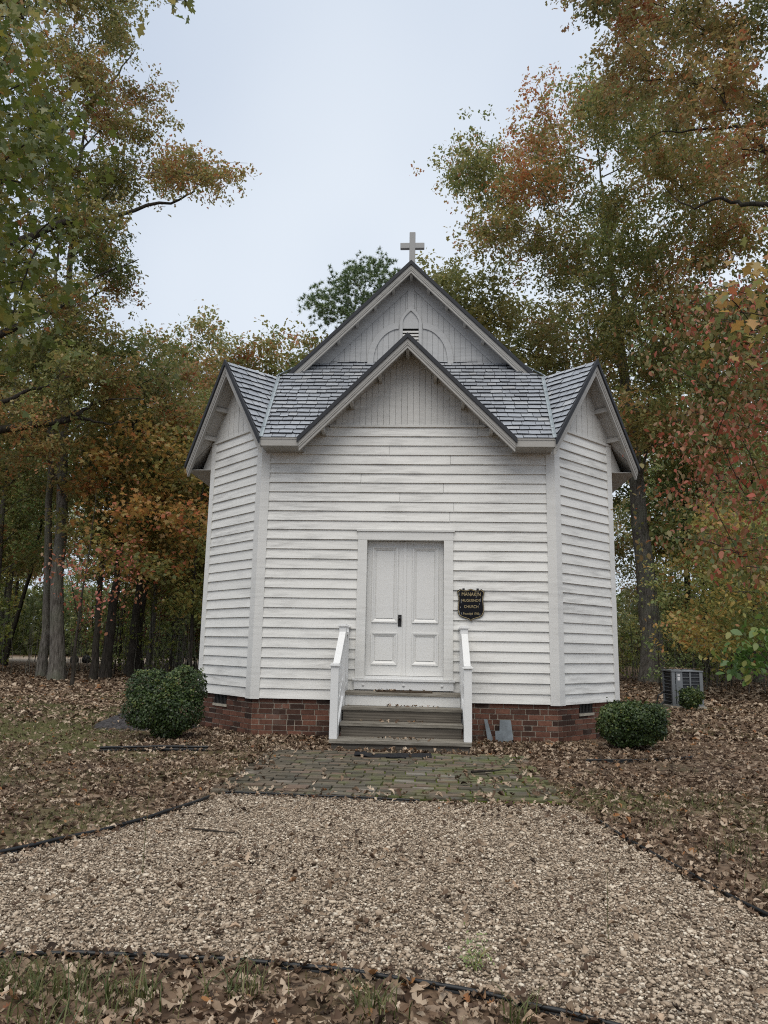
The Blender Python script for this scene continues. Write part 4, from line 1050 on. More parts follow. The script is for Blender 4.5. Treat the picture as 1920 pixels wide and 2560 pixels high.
# ------------------------------------------------------------------ shrubs
def shrub(loc, blobs, label, n=20000, ls=.030, clumps=26, pw=2.5):
    rx = max(abs(q[0]) + q[3] for q in blobs); ry = max(abs(q[1]) + q[4] for q in blobs); h = max(q[2] + q[5] for q in blobs)
    t = thing('shrub', label, 'shrub', loc, 0, 'clipped evergreen shrubs around the church')
    mb = MB()
    for i in range(16):
        a = R.uniform(0, 6.28); r = R.uniform(.3, .8)
        e = np.array([math.cos(a) * rx * r, math.sin(a) * ry * r, h * R.uniform(.45, .85)])
        P = [np.array([math.cos(a) * .05, math.sin(a) * .05, -.02]) * (1 - s) + e * s + R.normal(0, .015, 3) for s in np.linspace(0, 1, 5)]
        mb.tube(P, np.linspace(.011, .004, 5), 5)
    mb.build('stem', 'bark_dark', t)
    # lumpy shells of leaf clumps, one per swelling of the shrub
    Cs, Ns, Rn = [], [], []
    tot = sum(q[3] * q[5] for q in blobs)
    for bi, (cx, cy, cz, ax_, ay_, az_) in enumerate(blobs):
        m_ = int(n * ax_ * az_ / tot); u = R.normal(size=(m_, 3)); u /= np.linalg.norm(u, axis=1)[:, None]
        cd = R.normal(size=(clumps, 3)); cd /= np.linalg.norm(cd, axis=1)[:, None]
        ck = np.argmax(u @ cd.T, 1); near = np.max(u @ cd.T, 1); bl = R.uniform(.86, 1.10, clumps); cv = R.uniform(-.35, .35, clumps)
        rad = 1 / ((np.abs(u) ** pw).sum(1) ** (1 / pw))
        rr_ = rad * (1 - np.abs(R.normal(0, .13, m_))) * bl[ck] * (1 - .9 * np.clip(1 - near, 0, .25))
        c = u * rr_[:, None] * [ax_, ay_, az_] + [cx, cy, cz]
        keep = c[:, 2] > .03
        for bj, (dx, dy, dz, bx, by, bz) in enumerate(blobs):
            if bj != bi: keep &= (((c - [dx, dy, dz]) / [bx, by, bz]) ** 2).sum(1) > .55
        keep &= ~((R.random(m_) < .8) & (vnoise(c[:, 0] * 1.0 + 7 * c[:, 1], c[:, 2], 91, 8) < .25) & (c[:, 2] < .6 * h))
        Cs.append(c[keep]); Ns.append(u[keep]); Rn.append(np.clip(.40 + cv[ck[keep]] * .8 + R.normal(0, .2, keep.sum()), 0, 1))
    C = np.concatenate(Cs); u = np.concatenate(Ns); n2 = len(C)
    nr = u + R.normal(0, .55, (n2, 3)) + np.array([0, 0, .35])
    v, f, r = leaf_cloud(outline([(0, 0), (.32, .3), (.30, .7), (0, 1)], .25, .2), C, R.uniform(.7, 1.3, n2) * ls, np.concatenate(Rn), nrm=nr, droop=-.3)
    C2 = []
    for q in range(60):
        cx, cy, cz, ax_, ay_, az_ = blobs[R.integers(len(blobs))]; d = R.normal(size=3); d[2] = abs(d[2]) * .8; d /= np.linalg.norm(d)
        p0 = np.array([cx, cy, cz]) + d * [ax_, ay_, az_] * .95
        for tt_ in range(9): C2.append(p0 + d * tt_ * .011 + R.normal(0, .008, 3))
    C2 = np.array(C2); m_ = len(C2)
    # stray shoots
    v2, f2, r2 = leaf_cloud(outline([(0, 0), (.32, .3), (.30, .7), (0, 1)], .25, .2), C2, R.uniform(.7, 1.4, m_) * ls, R.uniform(.5, 1, m_), nrm=R.normal(size=(m_, 3)))
    me = raw_mesh('foliage', np.concatenate([v, v2]), [f, f2 + len(v)], rnd=np.concatenate([r, r2]), mats=['boxwood_leaf'])
    link('foliage', me, t); return t
shrub((-3.22, -.66, 0), [(-.24, 0, .62, .31, .38, .33), (.20, .05, .66, .32, .36, .33), (-.20, -.08, .40, .34, .36, .29), (.18, 0, .38, .32, .36, .28), (0, -.02, .52, .30, .40, .34), (.02, 0, .20, .24, .24, .20)], 'tall rounded dark evergreen shrub left of the church', 30000)
shrub((3.07, -.50, 0), [(-.19, 0, .40, .26, .34, .22), (.19, 0, .38, .27, .34, .22), (0, .02, .26, .38, .32, .20), (.04, -.04, .42, .30, .32, .20)], 'low boxy evergreen shrub with a flat top right of the church', 26000, pw=4.5)
shrub((6.38, 6.80, 0), [(-.05, 0, .28, .22, .24, .22), (.08, 0, .30, .20, .22, .22), (0, 0, .16, .2, .2, .16)], 'small round dark shrub before the air conditioning unit', 8000, .035, 16)

n = 70; a = R.uniform(0, 6.28, n); q_ = np.sqrt(R.random(n)); lx, ly = -4.05 + q_ * np.cos(a) * .8, .95 + q_ * np.sin(a) * .7
litter_mesh('heap_leaves', lx, ly, .24 * (1 - q_ ** 1.6) + .05, R.uniform(.05, .09, n), R.random(n), 'few pale dry leaves lying on the dark mulch heap', 'leaves', 1.0)

# two dark bundles far off in the clearing
for i, (px_, py_, s) in enumerate(((-20.4, 32.8, .26), (-19.8, 33.1, .28))):
    mb = MB(); P = [(px_, py_, z * s) for z in (0, .25, .9, 1.5, 1.75, 1.9)]
    mb.tube(P, [s * r for r in (.55, .95, 1.0, .6, .2, .25)], 11)
    ob = mb.build('dark_bundle', 'black_plastic', smooth=True); ob.rotation_euler = (0, 0, 0)
    tag(ob, ('smaller' if i == 0 else 'larger') + ' black rounded bundle on the sandy clearing far off in the left wood', 'bundle', 'black bundles in the clearing')

# ------------------------------------------------------------------ trees
def bez(p0, p1, p2, n): 
    t = np.linspace(0, 1, n)[:, None]; return (1 - t) ** 2 * p0 + 2 * t * (1 - t) * p1 + t * t * p2
class Tree:
    def __init__(s): s.TV, s.TF, s.off = [], [], 0; s.C, s.rn, s.nr = [], [], []
    def tube(s, P, r, n):
        v, f = tube_arrays(P, r, n); s.TV.append(v); s.TF.append(f + s.off); s.off += len(v)
    def wiggle(s, P, amp):
        k = len(P); w = np.cumsum(R.normal(0, amp, (k, 3)), 0); w -= np.linspace(0, 1, k)[:, None] * w[-1]; return P + w
def grow(base, H, r0, clumps, leaves, lean=(0, 0), spread=.3, nsub=6, limb_r=.34, attach=(.25, .93), tips=5, flare=1.45, min_r=.006, up=.5, cone=.65, limbs=(), flat=.75, hue0=.41, loose=0):
    """base (x,y,z); clumps [(x,y,z,rad)] in the same space; leaves = number per clump. local = relative to base"""
    T = Tree(); b = np.array(base, float); top = b + [lean[0], lean[1], H * .90]
    kk = 14; t = np.linspace(0, 1, kk); tr = b + t[:, None] * (top - b) + np.column_stack([.0 * t, .0 * t, 0 * t])
    tr = T.wiggle(tr, .007 * H / 3); tr[0] = b + [0, 0, -.15]
    rad = r0 * (1 - t * .86); rad[0] *= flare; rad = np.insert(rad, 1, r0 * 1.08); tr = np.insert(tr, 1, b + (top - b) * .025 + [0, 0, .1], 0)
    T.tube(tr, rad, 12)
    tz = tr[:, 2]
    for Lm, ra0, rb0 in limbs:
        P = np.array(Lm, float); k = len(P) * 3; P = np.column_stack([np.interp(np.linspace(0, len(P) - 1, k), range(len(P)), P[:, i]) for i in range(3)])
        P[1:-1] = (P[:-2] + P[2:] + 2 * P[1:-1]) / 4; P = T.wiggle(P, .05); T.tube(P, np.linspace(ra0, rb0, k), 7)
    ND, NL, NR = [], [], []           # limb points already grown: position, length from the trunk, radius
    axis_d = lambda c: np.hypot(c[0] - np.interp(c[2], tz, tr[:, 0]), c[1] - np.interp(c[2], tz, tr[:, 1]))
    for c in sorted(clumps, key=axis_d):
        c0 = np.array(c[:3]); cr = c[3]; hd = axis_d(c0)
        az = np.clip(c0[2] - hd * cone - .3, b[2] + H * attach[0], b[2] + H * attach[1])
        a = np.array([np.interp(az, tz, tr[:, i]) for i in range(3)]); ra = np.interp(az, tz, rad); pl = 0.0
        if ND:
            A = np.array(ND); d = np.linalg.norm(A - c0, axis=1) + .30 * np.array(NL) + 1.2 * np.maximum(A[:, 2] - c0[2], 0)
            j = int(np.argmin(d))
            if d[j] < np.linalg.norm(a - c0): a = A[j]; ra = NR[j]; pl = NL[j]
        L = np.linalg.norm(c0 - a) + .01
        mid = (a + c0) / 2 + np.array([0, 0, .10 * L]) * (1 if c0[2] > a[2] else -.3) + R.normal(0, .06 * L, 3)
        P = T.wiggle(bez(a, mid, c0, 9), .022 * L / 3)
        r1 = min(ra * .78, limb_r * r0 * (.35 + .07 * (L + pl * .3)) + .006)
        rr = np.linspace(r1, max(min_r * 1.6, r1 * .30), 9)
        T.tube(P, rr, 7)
        for i in range(2, 8): ND.append(P[i]); NL.append(pl + L * i / 8); NR.append(rr[i])
        ncl = max(6, int(leaves * (cr / 1.0) ** 2)) if cr else leaves
        per = max(1, ncl // (nsub * tips)); hue = R.normal(0, .15)
        for j in range(nsub):
            st = P[R.integers(4, 9)]
            d = R.normal(size=3); d /= np.linalg.norm(d); e = c0 + d * cr * R.uniform(.35, 1.0) ** .7 * np.array([1.05, 1.05, flat])
            l2 = np.linalg.norm(e - st)
            S = T.wiggle(bez(st, (st + e) / 2 + np.array([0, 0, .12 * l2]), e, 5), .03 * l2 / 2)
            if r1 * .3 > .0016: T.tube(S, np.linspace(max(min_r, r1 * .3), min_r * .6, 5), 4)
            for q in range(tips):
                f = R.uniform(.3, 1.0); cen = S[0] + 0 if False else np.array([np.interp(f * 4, range(5), S[:, i]) for i in range(3)])
                cen = cen + R.normal(0, spread * cr * .55, 3) * np.array([1, 1, flat])
                lv = cen + R.normal(0, (loose or spread * .5), (per, 3)) * np.array([1, 1, flat])
                T.C.append(lv); T.rn.append(np.clip(hue0 + hue + R.normal(0, .10) + R.normal(0, .17, per), 0, 1))
    T.b = b; return T
def finish(T, name, label, cat, leaf, size, tmpl, bark_='bark_grey', group=None, fold=.22, up_bias=.35, droop=.5):
    b = T.b
    t = thing(name, label, cat, tuple(b), 0, group)
    tm = raw_mesh('trunk', np.concatenate(T.TV) - b, T.TF, mats=[bark_], smooth=True); link('trunk', tm, t)
    C = np.concatenate(T.C) - b; rn = np.concatenate(T.rn); n = len(C)
    v, f, r = leaf_cloud(outline(tmpl, fold, .25), C, size * np.clip(R.normal(1, .22, n), .5, 1.6), rn, up_bias, droop)
    link('crown', raw_mesh('crown', v, [f], rnd=r, mats=[leaf]), t)
    return t
def rads(L, lo, hi): return [(x, y, z, R.uniform(lo, hi)) for x, y, z in L]
def nearest(L, bases):
    out = [[] for _ in bases]
    for c in L:
        d = [np.hypot(c[0] - b[0], c[1] - b[1]) * w for *b, w in bases]; out[int(np.argmin(d))].append(c)
    return out

# the big oaks that frame the sky, with crowns worked out clump by clump
LEFT = [(-11.2,10.0,19.6),(-11.9,9.5,16.9),(-14.9,11.5,7.5),(-15.5,13.2,19.3),(-13.4,12.6,17.6),(-14.3,9.4,14.3),(-9.6,11.8,9.9),(-13.4,8.2,11.0),(-12.4,10.9,10.6),(-14.1,10.7,12.5),(-10.1,11.5,17.3),(-12.1,13.4,26.7),(-12.0,14.1,21.2),(-13.0,12.5,13.1),(-15.3,12.6,13.2),(-12.7,11.8,15.8),(-13.4,11.0,26.6),(-11.5,15.1,9.8),(-11.8,10.4,7.4),(-14.5,13.1,27.3),(-12.3,12.1,22.1),(-15.4,9.1,20.7),(-14.9,8.1,22.6),(-13.2,8.7,20.1),(-15.1,12.9,15.6),(-13.2,11.1,19.0),(-11.6,9.6,24.0),(-17.0,11.4,21.9),(-12.4,12.1,8.6),(-11.6,13.5,24.7),(-17.3,11.7,26.2),(-11.2,13.6,18.3),(-10.6,10.4,11.6),(-14.0,9.9,23.9),(-15.3,12.2,24.5),(-13.9,13.8,24.1),(-10.1,12.3,19.6),(-14.7,12.5,10.6),(-15.6,10.9,15.6),(-13.2,9.4,8.6),(-11.7,13.6,11.9),(-13.2,14.7,14.0),(-10.9,10.4,14.6),(-15.8,10.4,19.0),(-12.9,11.6,24.6),(-14.3,8.8,16.8),(-14.5,13.6,8.8),(-12.2,14.1,16.3),(-12.9,9.0,22.3),(-9.9,15.1,19.5),(-14.2,12.5,20.9),(-11.0,14.8,22.9),(-13.0,14.8,19.0),(-16.2,12.6,17.4),(-10.0,10.5,25.1),(-16.4,9.9,24.6),(-8.5,13.0,18.1),(-10.6,11.0,22.7),(-12.2,15.1,29.9),(-11.2,14.4,14.6),(-10.7,12.5,14.1),(-13.6,14.4,11.6),(-14.9,13.7,29.5),(-12.2,9.8,13.0),(-14.8,10.5,9.6),(-7.1,11.5,17.0),(-16.4,12.4,28.2),(-10.9,10.0,9.3),(-10.7,11.9,26.7),(-11.5,13.3,28.9)]
R1C = [(7.2,19.1,17.2),(6.3,16.3,14.0),(4.3,15.2,19.5),(11.9,17.9,10.0),(12.7,18.7,21.6),(9.4,16.8,16.2),(4.9,20.5,24.3),(10.6,19.8,14.0),(14.4,13.8,16.6),(11.4,13.8,16.3),(15.2,16.8,17.5),(10.5,14.2,11.4),(7.5,13.9,9.6),(9.1,16.8,12.2),(15.4,17.2,14.5),(12.3,11.7,13.2),(9.6,14.4,13.9),(5.6,16.1,16.9),(11.6,15.0,19.6),(14.2,14.7,10.1),(13.0,17.4,13.7),(9.2,18.5,24.0),(8.9,13.5,18.2),(13.4,19.0,15.8),(9.8,19.4,10.6),(7.9,20.3,21.3),(14.4,14.5,13.8),(7.0,14.1,12.6),(3.3,19.2,21.2),(8.1,17.4,19.7),(6.8,14.0,21.6),(11.9,12.3,9.7),(15.4,17.2,20.3),(5.4,17.2,20.8),(8.3,21.0,14.7),(2.5,15.3,17.2),(4.6,19.4,19.0),(10.5,14.5,8.8),(15.3,17.6,11.6),(9.8,20.3,16.9),(7.7,16.2,22.8),(3.3,21.9,21.5),(7.7,20.1,26.4),(13.0,18.2,19.0),(10.9,20.3,19.3),(2.0,16.5,20.5),(11.2,20.2,24.2),(9.6,14.4,21.4),(11.9,16.4,17.2),(7.6,13.7,15.7),(10.5,17.2,21.2),(6.2,21.4,18.6),(5.4,17.5,23.7),(12.7,11.5,16.2),(2.3,21.3,24.0)]
R2C = [(8.1,8.8,21.9),(6.6,9.6,20.2),(9.9,8.8,17.3),(8.1,6.5,20.2),(6.9,6.3,18.1),(9.5,6.8,15.0),(10.1,7.7,20.5),(9.9,5.3,17.0),(7.9,10.3,23.9),(11.4,8.9,21.9),(9.8,9.7,23.5),(9.5,5.0,12.5),(9.7,7.0,18.8),(11.3,7.9,14.0),(7.3,5.8,15.3),(8.2,7.4,16.5),(5.2,6.9,21.1),(8.0,7.9,18.7),(7.4,10.5,21.7),(6.1,9.1,22.2),(9.5,9.3,19.3),(6.2,8.3,17.9),(10.5,9.1,15.3),(9.5,4.8,14.9),(11.8,8.2,19.2),(8.0,5.8,13.5),(8.1,10.0,18.2),(9.1,5.0,18.8),(6.5,11.1,25.9),(9.2,10.2,21.0),(11.3,7.5,16.6),(6.0,6.9,16.4),(6.4,7.7,19.8)]
DWC = [(2.8,-4.2,3.2),(3.4,-3.3,2.3),(3.6,-3.1,3.7),(3.0,-3.0,4.5),(3.9,-2.9,3.3),(3.8,-4.2,3.4),(3.1,-2.7,3.6),(4.4,-3.1,4.8),(4.2,-3.0,2.8),(3.4,-4.0,4.1),(3.0,-3.9,2.7),(2.4,-3.5,3.4),(3.0,-4.8,4.0),(3.7,-3.5,2.9),(2.8,-3.5,4.2),(2.9,-2.5,4.2),(4.2,-3.2,2.2),(3.9,-3.4,3.9),(4.2,-3.5,4.4),(2.7,-3.2,2.6),(3.9,-2.8,3.9),(2.7,-4.2,3.7),(3.2,-3.7,4.6),(3.3,-4.9,3.3),(2.6,-2.8,3.7),(3.0,-3.2,3.1),(3.6,-3.4,4.3),(2.6,-3.8,2.4),(2.7,-3.9,4.2),(3.2,-4.1,3.3),(2.3,-4.6,2.2),(2.5,-4.5,2.7),(3.4,-4.4,4.3),(3.1,-3.3,5.0),(4.1,-3.3,3.1),(4.0,-3.9,4.0),(3.2,-3.8,2.2),(3.5,-4.4,2.5),(3.4,-3.0,3.1),(2.6,-3.6,3.1),(3.1,-2.5,3.1),(3.3,-3.4,2.9),(2.6,-4.7,4.4),(3.2,-4.9,2.7),(3.3,-4.9,1.9),(3.2,-3.6,3.9),(3.6,-2.9,4.3),(3.0,-4.5,2.6),(2.9,-2.9,2.5),(3.5,-2.6,3.3),(3.9,-3.6,2.4),(3.6,-4.0,4.4),(3.2,-2.9,5.1),(3.6,-4.5,3.3),(3.6,-3.8,2.1),(3.0,-2.3,3.7),(3.3,-3.3,3.4),(3.4,-2.5,5.4),(3.7,-3.3,4.8),(3.7,-2.6,2.5),(3.2,-2.8,4.0),(3.4,-2.6,4.6),(2.8,-4.7,3.0),(2.5,-2.8,3.2),(2.9,-4.7,2.0),(2.9,-4.6,3.4),(3.0,-4.2,4.4),(3.8,-4.0,3.0),(2.2,-4.1,2.8),(4.3,-3.3,4.1),(3.4,-4.4,1.9),(3.9,-3.7,3.4),(3.8,-2.7,2.9),(4.1,-2.8,5.0),(2.6,-4.5,4.0),(2.4,-4.0,3.2),(2.9,-2.6,2.9),(3.3,-2.5,2.6),(2.2,-4.5,3.1),(3.6,-4.5,3.8),(2.6,-3.8,3.8),(3.3,-4.9,3.8),(3.9,-3.7,4.5),(2.4,-4.5,3.6),(4.2,-2.9,4.2),(3.5,-3.8,4.9),(3.0,-3.6,3.5),(3.4,-4.0,2.8),(3.0,-3.1,3.8),(3.0,-3.8,5.0),(3.5,-4.6,2.9),(2.9,-2.3,2.6),(2.7,-2.4,3.2),(2.3,-3.7,2.8),(4.3,-3.1,3.6),(2.9,-4.2,2.2),(2.7,-4.2,4.7),(3.5,-3.8,3.5),(3.7,-3.1,2.5),(2.7,-3.1,4.2),(3.3,-4.2,3.7),(2.4,-4.1,2.3),(2.8,-3.3,4.6),(3.5,-2.6,3.8),(3.0,-3.5,2.4),(3.6,-3.1,5.1),(3.9,-2.8,5.4)]
MPC = [(-3.3,-6.0,3.7),(-3.0,-6.5,4.1),(-2.8,-6.4,5.2),(-3.4,-5.2,5.9),(-3.4,-5.4,4.2),(-2.6,-6.0,4.2),(-3.3,-5.0,4.6),(-2.7,-5.9,3.7),(-2.9,-5.8,5.2),(-3.5,-5.7,5.4),(-3.7,-5.4,4.9),(-3.1,-6.1,5.5),(-3.2,-6.1,4.5),(-3.3,-5.0,5.1),(-2.8,-5.4,4.8),(-3.7,-5.6,6.2),(-3.5,-5.5,3.6),(-3.9,-5.3,5.6),(-2.7,-6.3,3.4),(-2.8,-6.0,4.7),(-3.1,-5.7,5.8),(-3.4,-5.7,4.9),(-2.9,-5.6,4.1),(-3.6,-5.1,6.5),(-3.5,-6.0,5.9),(-3.0,-6.5,4.7)]
OVC = [(-5.3,-3.3,8.7),(-5.3,-3.7,9.4),(-5.4,-2.7,9.6),(-5.2,-2.8,10.3),(-4.6,-3.9,8.6),(-5.0,-4.0,7.9),(-5.9,-3.1,9.9),(-4.6,-3.6,9.5),(-4.9,-3.0,9.1)]
OVS = [(-3.1,-2.6,10.0),(-3.0,-2.5,9.8),(-3.4,-2.7,10.2)]
R2S = [(4.3,5.6,18.0),(4.7,6.0,19.0)]
ORC = [(-11.6,14.7,8.4),(-9.2,14.0,4.0),(-10.0,15.2,4.8),(-7.9,12.9,7.1),(-9.6,12.7,4.8),(-8.5,12.2,3.7),(-10.5,13.3,9.2),(-12.5,15.9,7.9),(-11.2,13.9,5.3),(-11.2,16.2,6.5),(-9.1,11.4,5.6),(-10.9,14.3,6.8),(-9.3,13.3,6.4),(-9.2,16.7,8.4),(-9.2,12.3,8.1),(-8.7,15.3,7.6),(-9.1,16.4,6.4),(-8.1,15.9,5.0),(-11.3,16.5,4.6),(-10.9,12.6,6.3),(-9.9,16.9,5.1),(-7.9,12.7,5.3),(-10.0,15.9,9.5),(-10.9,16.2,8.2),(-11.5,16.2,10.1),(-10.4,11.5,7.2),(-7.9,14.3,5.3),(-9.3,13.8,8.2),(-9.2,14.8,6.2),(-12.4,15.6,5.7),(-9.6,11.0,4.1),(-11.3,13.2,7.9)]
RDC = [(-9.0,8.3,2.5),(-7.2,7.9,2.5),(-8.5,8.7,3.3),(-8.6,7.1,3.2),(-7.7,8.7,2.6),(-9.5,8.6,3.5),(-7.8,8.0,3.6),(-8.6,9.0,2.0),(-7.8,9.5,3.5),(-8.0,7.5,2.2),(-9.2,7.8,3.3)]
OYC = [(7.8,12.2,3.7),(9.6,10.6,1.8),(12.6,15.0,2.9),(9.4,14.9,4.5),(10.6,14.8,2.0),(12.3,15.1,6.5),(11.3,10.8,4.8),(9.7,10.6,4.4),(8.0,10.5,1.5),(11.3,14.0,3.3),(12.4,13.0,3.9),(8.7,15.7,2.9),(6.9,10.9,3.3),(11.6,13.7,6.2),(10.5,13.1,1.8),(8.5,9.7,3.0),(8.2,16.1,5.3),(11.0,11.6,2.4),(9.8,12.7,3.8),(10.7,16.1,4.3),(8.9,13.3,2.2),(8.1,14.5,5.2),(9.1,11.4,3.3),(10.6,12.2,5.1),(9.1,12.3,5.5),(12.2,12.8,2.4),(7.6,11.0,5.1),(7.6,14.0,3.7),(13.4,14.8,5.4),(10.2,13.7,5.2),(11.6,14.9,5.0),(10.0,9.2,2.9),(9.8,9.0,4.8),(10.8,15.8,6.1),(12.1,12.4,5.4),(8.1,11.9,2.0),(7.9,16.8,3.9),(8.4,9.6,4.8),(10.6,16.2,2.7)]
PNC = [(-5.5,28.4,20.1),(-3.2,27.3,20.1),(-4.4,27.8,19.7),(-2.4,27.3,22.2),(-5.5,25.7,19.1),(-3.7,26.5,21.8),(-5.3,27.2,20.4),(-3.0,26.2,19.9),(-4.4,27.5,21.3),(-3.6,26.4,18.8),(-4.5,26.5,19.3),(-3.2,28.4,20.8),(-5.3,27.3,19.1),(-2.4,27.0,21.1),(-3.7,28.5,22.6),(-3.6,27.8,21.8),(-2.4,28.4,23.0),(-2.1,28.4,22.0),(-3.8,26.0,20.9),(-1.9,26.2,21.0),(-6.2,28.5,20.9),(-4.1,28.7,21.3),(-5.9,26.5,19.7),(-4.1,28.6,20.2),(-5.1,28.7,21.1),(-4.7,28.2,22.1),(-4.5,26.4,20.3),(-2.6,26.2,21.9)]
SBC = [(2.4,-5.9,1.2),(2.3,-6.0,1.3),(2.5,-5.8,1.4),(2.5,-5.8,1.2),(2.4,-5.8,1.3),(2.5,-6.0,1.4),(2.4,-6.2,1.4),(2.3,-6.1,1.2),(2.3,-5.9,1.3),(2.4,-5.7,1.2)]
g = nearest(LEFT, [(-12.03, 13.95, 1.0), (-13.4, 15.6, 1.15), (-17.5, 10.5, .92)])
RIGHT_LIMBS = [([(9.18,5.88,11.69),(8.11,6.40,12.14),(7.75,6.56,12.53),(7.14,6.81,12.50),(6.55,7.03,13.25)], .085, .010), ([(9.25,5.84,12.78),(8.58,6.18,13.67),(8.15,6.39,14.49),(7.04,6.85,14.74),(6.18,7.15,14.85)], .08, .010)]
for i_, z_ in ((0, 10.5), (1, 12.5)): RIGHT_LIMBS[i_][0].insert(0, (15.2, 9.1, z_))
OAK_LIMBS = [([(-13.37,9.44,9.79),(-12.71,9.86,10.60),(-11.63,10.50,11.32),(-11.10,10.79,12.25),(-10.48,11.11,13.06),(-9.42,11.59,13.98)], .15, .012), ([(-13.19,9.56,7.73),(-12.62,9.92,8.39),(-12.02,10.28,9.00),(-11.45,10.60,9.30),(-10.56,11.06,9.99)], .12, .012), ([(-13.15,9.58,7.31),(-12.56,9.96,7.61),(-11.71,10.46,7.94),(-10.82,10.93,8.14),(-10.46,11.12,8.61),(-10.22,11.23,8.90),(-9.08,11.73,9.14)], .17, .014), ([(-10.82,10.93,8.14),(-10.29,11.19,8.10),(-9.41,11.59,8.26)], .07, .012), ([(-13.42,9.40,12.80),(-12.41,10.05,13.79),(-11.24,10.71,14.83),(-10.32,11.18,15.41),(-9.15,11.71,16.11),(-8.18,12.09,16.70),(-7.62,12.29,17.28)], .16, .012), ([(-13.60,9.28,14.92),(-12.43,10.04,16.90),(-11.60,10.52,18.63),(-10.56,11.07,20.49),(-10.09,11.29,21.78)], .13, .012), ([(-11.31,10.68,7.27),(-11.46,10.60,7.69),(-11.02,10.83,8.14),(-10.65,11.02,8.73)], .10, .02)]
for i_, z_ in ((0, 9.2), (1, 7.0), (2, 6.4), (4, 12.0), (5, 15.0)): OAK_LIMBS[i_][0].insert(0, (-17.4, 10.6, z_))
LL = 900
finish(grow((-12.03, 13.95, 0), 25, .24, rads(g[0], 1.1, 1.7), LL, (-1.2, .4), .42, nsub=9, tips=9, loose=.13, min_r=.009, hue0=.46), 'oak_tree', 'tall oak with a thick straight trunk nearest the left edge of the wood', 'tree', 'oak_leaf', .120, OAK_SMALL)
finish(grow((-13.4, 15.6, 0), 23, .16, rads(g[1], 1.1, 1.7), LL, (-1.5, .4), .42, nsub=9, tips=9, loose=.13, min_r=.009, hue0=.46), 'oak_tree', 'slender oak leaning slightly beside the thickest trunk of the left wood', 'tree', 'oak_leaf', .120, OAK_SMALL)
finish(grow((-17.5, 10.5, 0), 26, .34, rads(g[2], 1.1, 1.8), LL, (1, .5), .42, nsub=9, tips=9, loose=.13, min_r=.009, hue0=.46, limbs=OAK_LIMBS), 'oak_tree', 'large oak reaching long dark limbs into the sky from the left edge', 'tree', 'oak_leaf', .120, OAK_SMALL, 'bark_dark')
finish(grow((10.17, 22.2, 0), 25, .50, rads(R1C, 1.4, 2.1), 640, (-1.2, 0), .52, limb_r=.3, nsub=11, tips=9, loose=.17, min_r=.011, hue0=.48), 'oak_tree', 'massive old oak with a broad grey trunk behind the air conditioning unit', 'tree', 'oak_leaf', .142, OAK_SMALL)
finish(grow((15.5, 9.0, 0), 25, .38, rads(R2C + R2S, 1.0, 1.5), 620, (-1, .5), .42, nsub=9, tips=8, loose=.12, min_r=.009, limbs=RIGHT_LIMBS), 'oak_tree', 'brown-leaved oak leaning its crown in from beyond the right edge', 'tree', 'oak_leaf_brown', .125, OAK_SMALL, 'bark_dark')
finish(grow((5.9, -3.4, 0), 5.6, .085, rads([c for c in DWC if c[0] > 2.75 and (c[0] - .28) / (c[1] + 10.9) > .315], .28, .46), 520, (-.6, .2), .34, nsub=5, tips=4, limb_r=.22, flat=.4, attach=(.15, .8), min_r=.0026, cone=.35), 'dogwood_tree', 'dogwood with drooping red and green oval leaves right of the church', 'tree', 'dogwood_leaf', .058, OVAL, 'bark_dark', droop=1.3, up_bias=.1)
finish(grow((-5.0, -5.7, 0), 7.5, .10, rads(MPC, .30, .48), 760, (.5, 0), .40, nsub=4, tips=4, min_r=.004, cone=.4), 'maple_tree', 'near maple with large yellow-green leaves hanging at the left edge', 'tree', 'maple_leaf', .070, MAPLE, 'bark_dark', droop=1.0)
finish(grow((-7.6, -1.0, 0), 14, .22, rads(OVC, .5, .8) + rads(OVS, .25, .35), 200, (.4, 0), .36, nsub=5, tips=4, cone=.1, limb_r=.10), 'oak_tree', 'overhanging oak whose leafy twig tips dip into the top of the sky', 'tree', 'oak_leaf', .15, OAK, 'bark_dark')
finish(grow((-10.8, 18.0, 0), 14.5, .11, rads(ORC, .9, 1.4), 210, (.3, 0), .42, limb_r=.3), 'maple_tree', 'slender maple glowing orange and gold in the left wood', 'tree', 'orange_leaf', .15, MAPLE, 'bark_dark')
finish(grow((-9.9, 10.6, 0), 6.5, .05, rads(RDC, .55, .95), 85, (.2, 0), .38, min_r=.004), 'dogwood_tree', 'small dogwood with sprays of pinkish red leaves at the edge of the left wood', 'tree', 'red_leaf', .10, OVAL, 'bark_dark')
finish(grow((14.6, 17.0, 0), 11, .09, rads([c for c in OYC if (c[0] - .28) / (c[1] + 10.9) > .335], .9, 1.5), 330, (.2, 0), .42, attach=(.1, .9)), 'beech_tree', 'low golden-orange beech filling the wood behind the air conditioning unit', 'tree', 'gold_leaf', .13, OVAL, 'bark_grey')
finish(grow((3.15, -5.6, 0), 1.6, .014, rads(SBC, .07, .10), 4200, (-.3, 0), .10, nsub=3, tips=2, min_r=.002, attach=(.2, .9), cone=.2), 'sapling', 'bright green sapling branch poking in low at the right edge', 'sapling', 'bright_green_leaf', .052, OVAL, 'bark_dark', droop=.9)
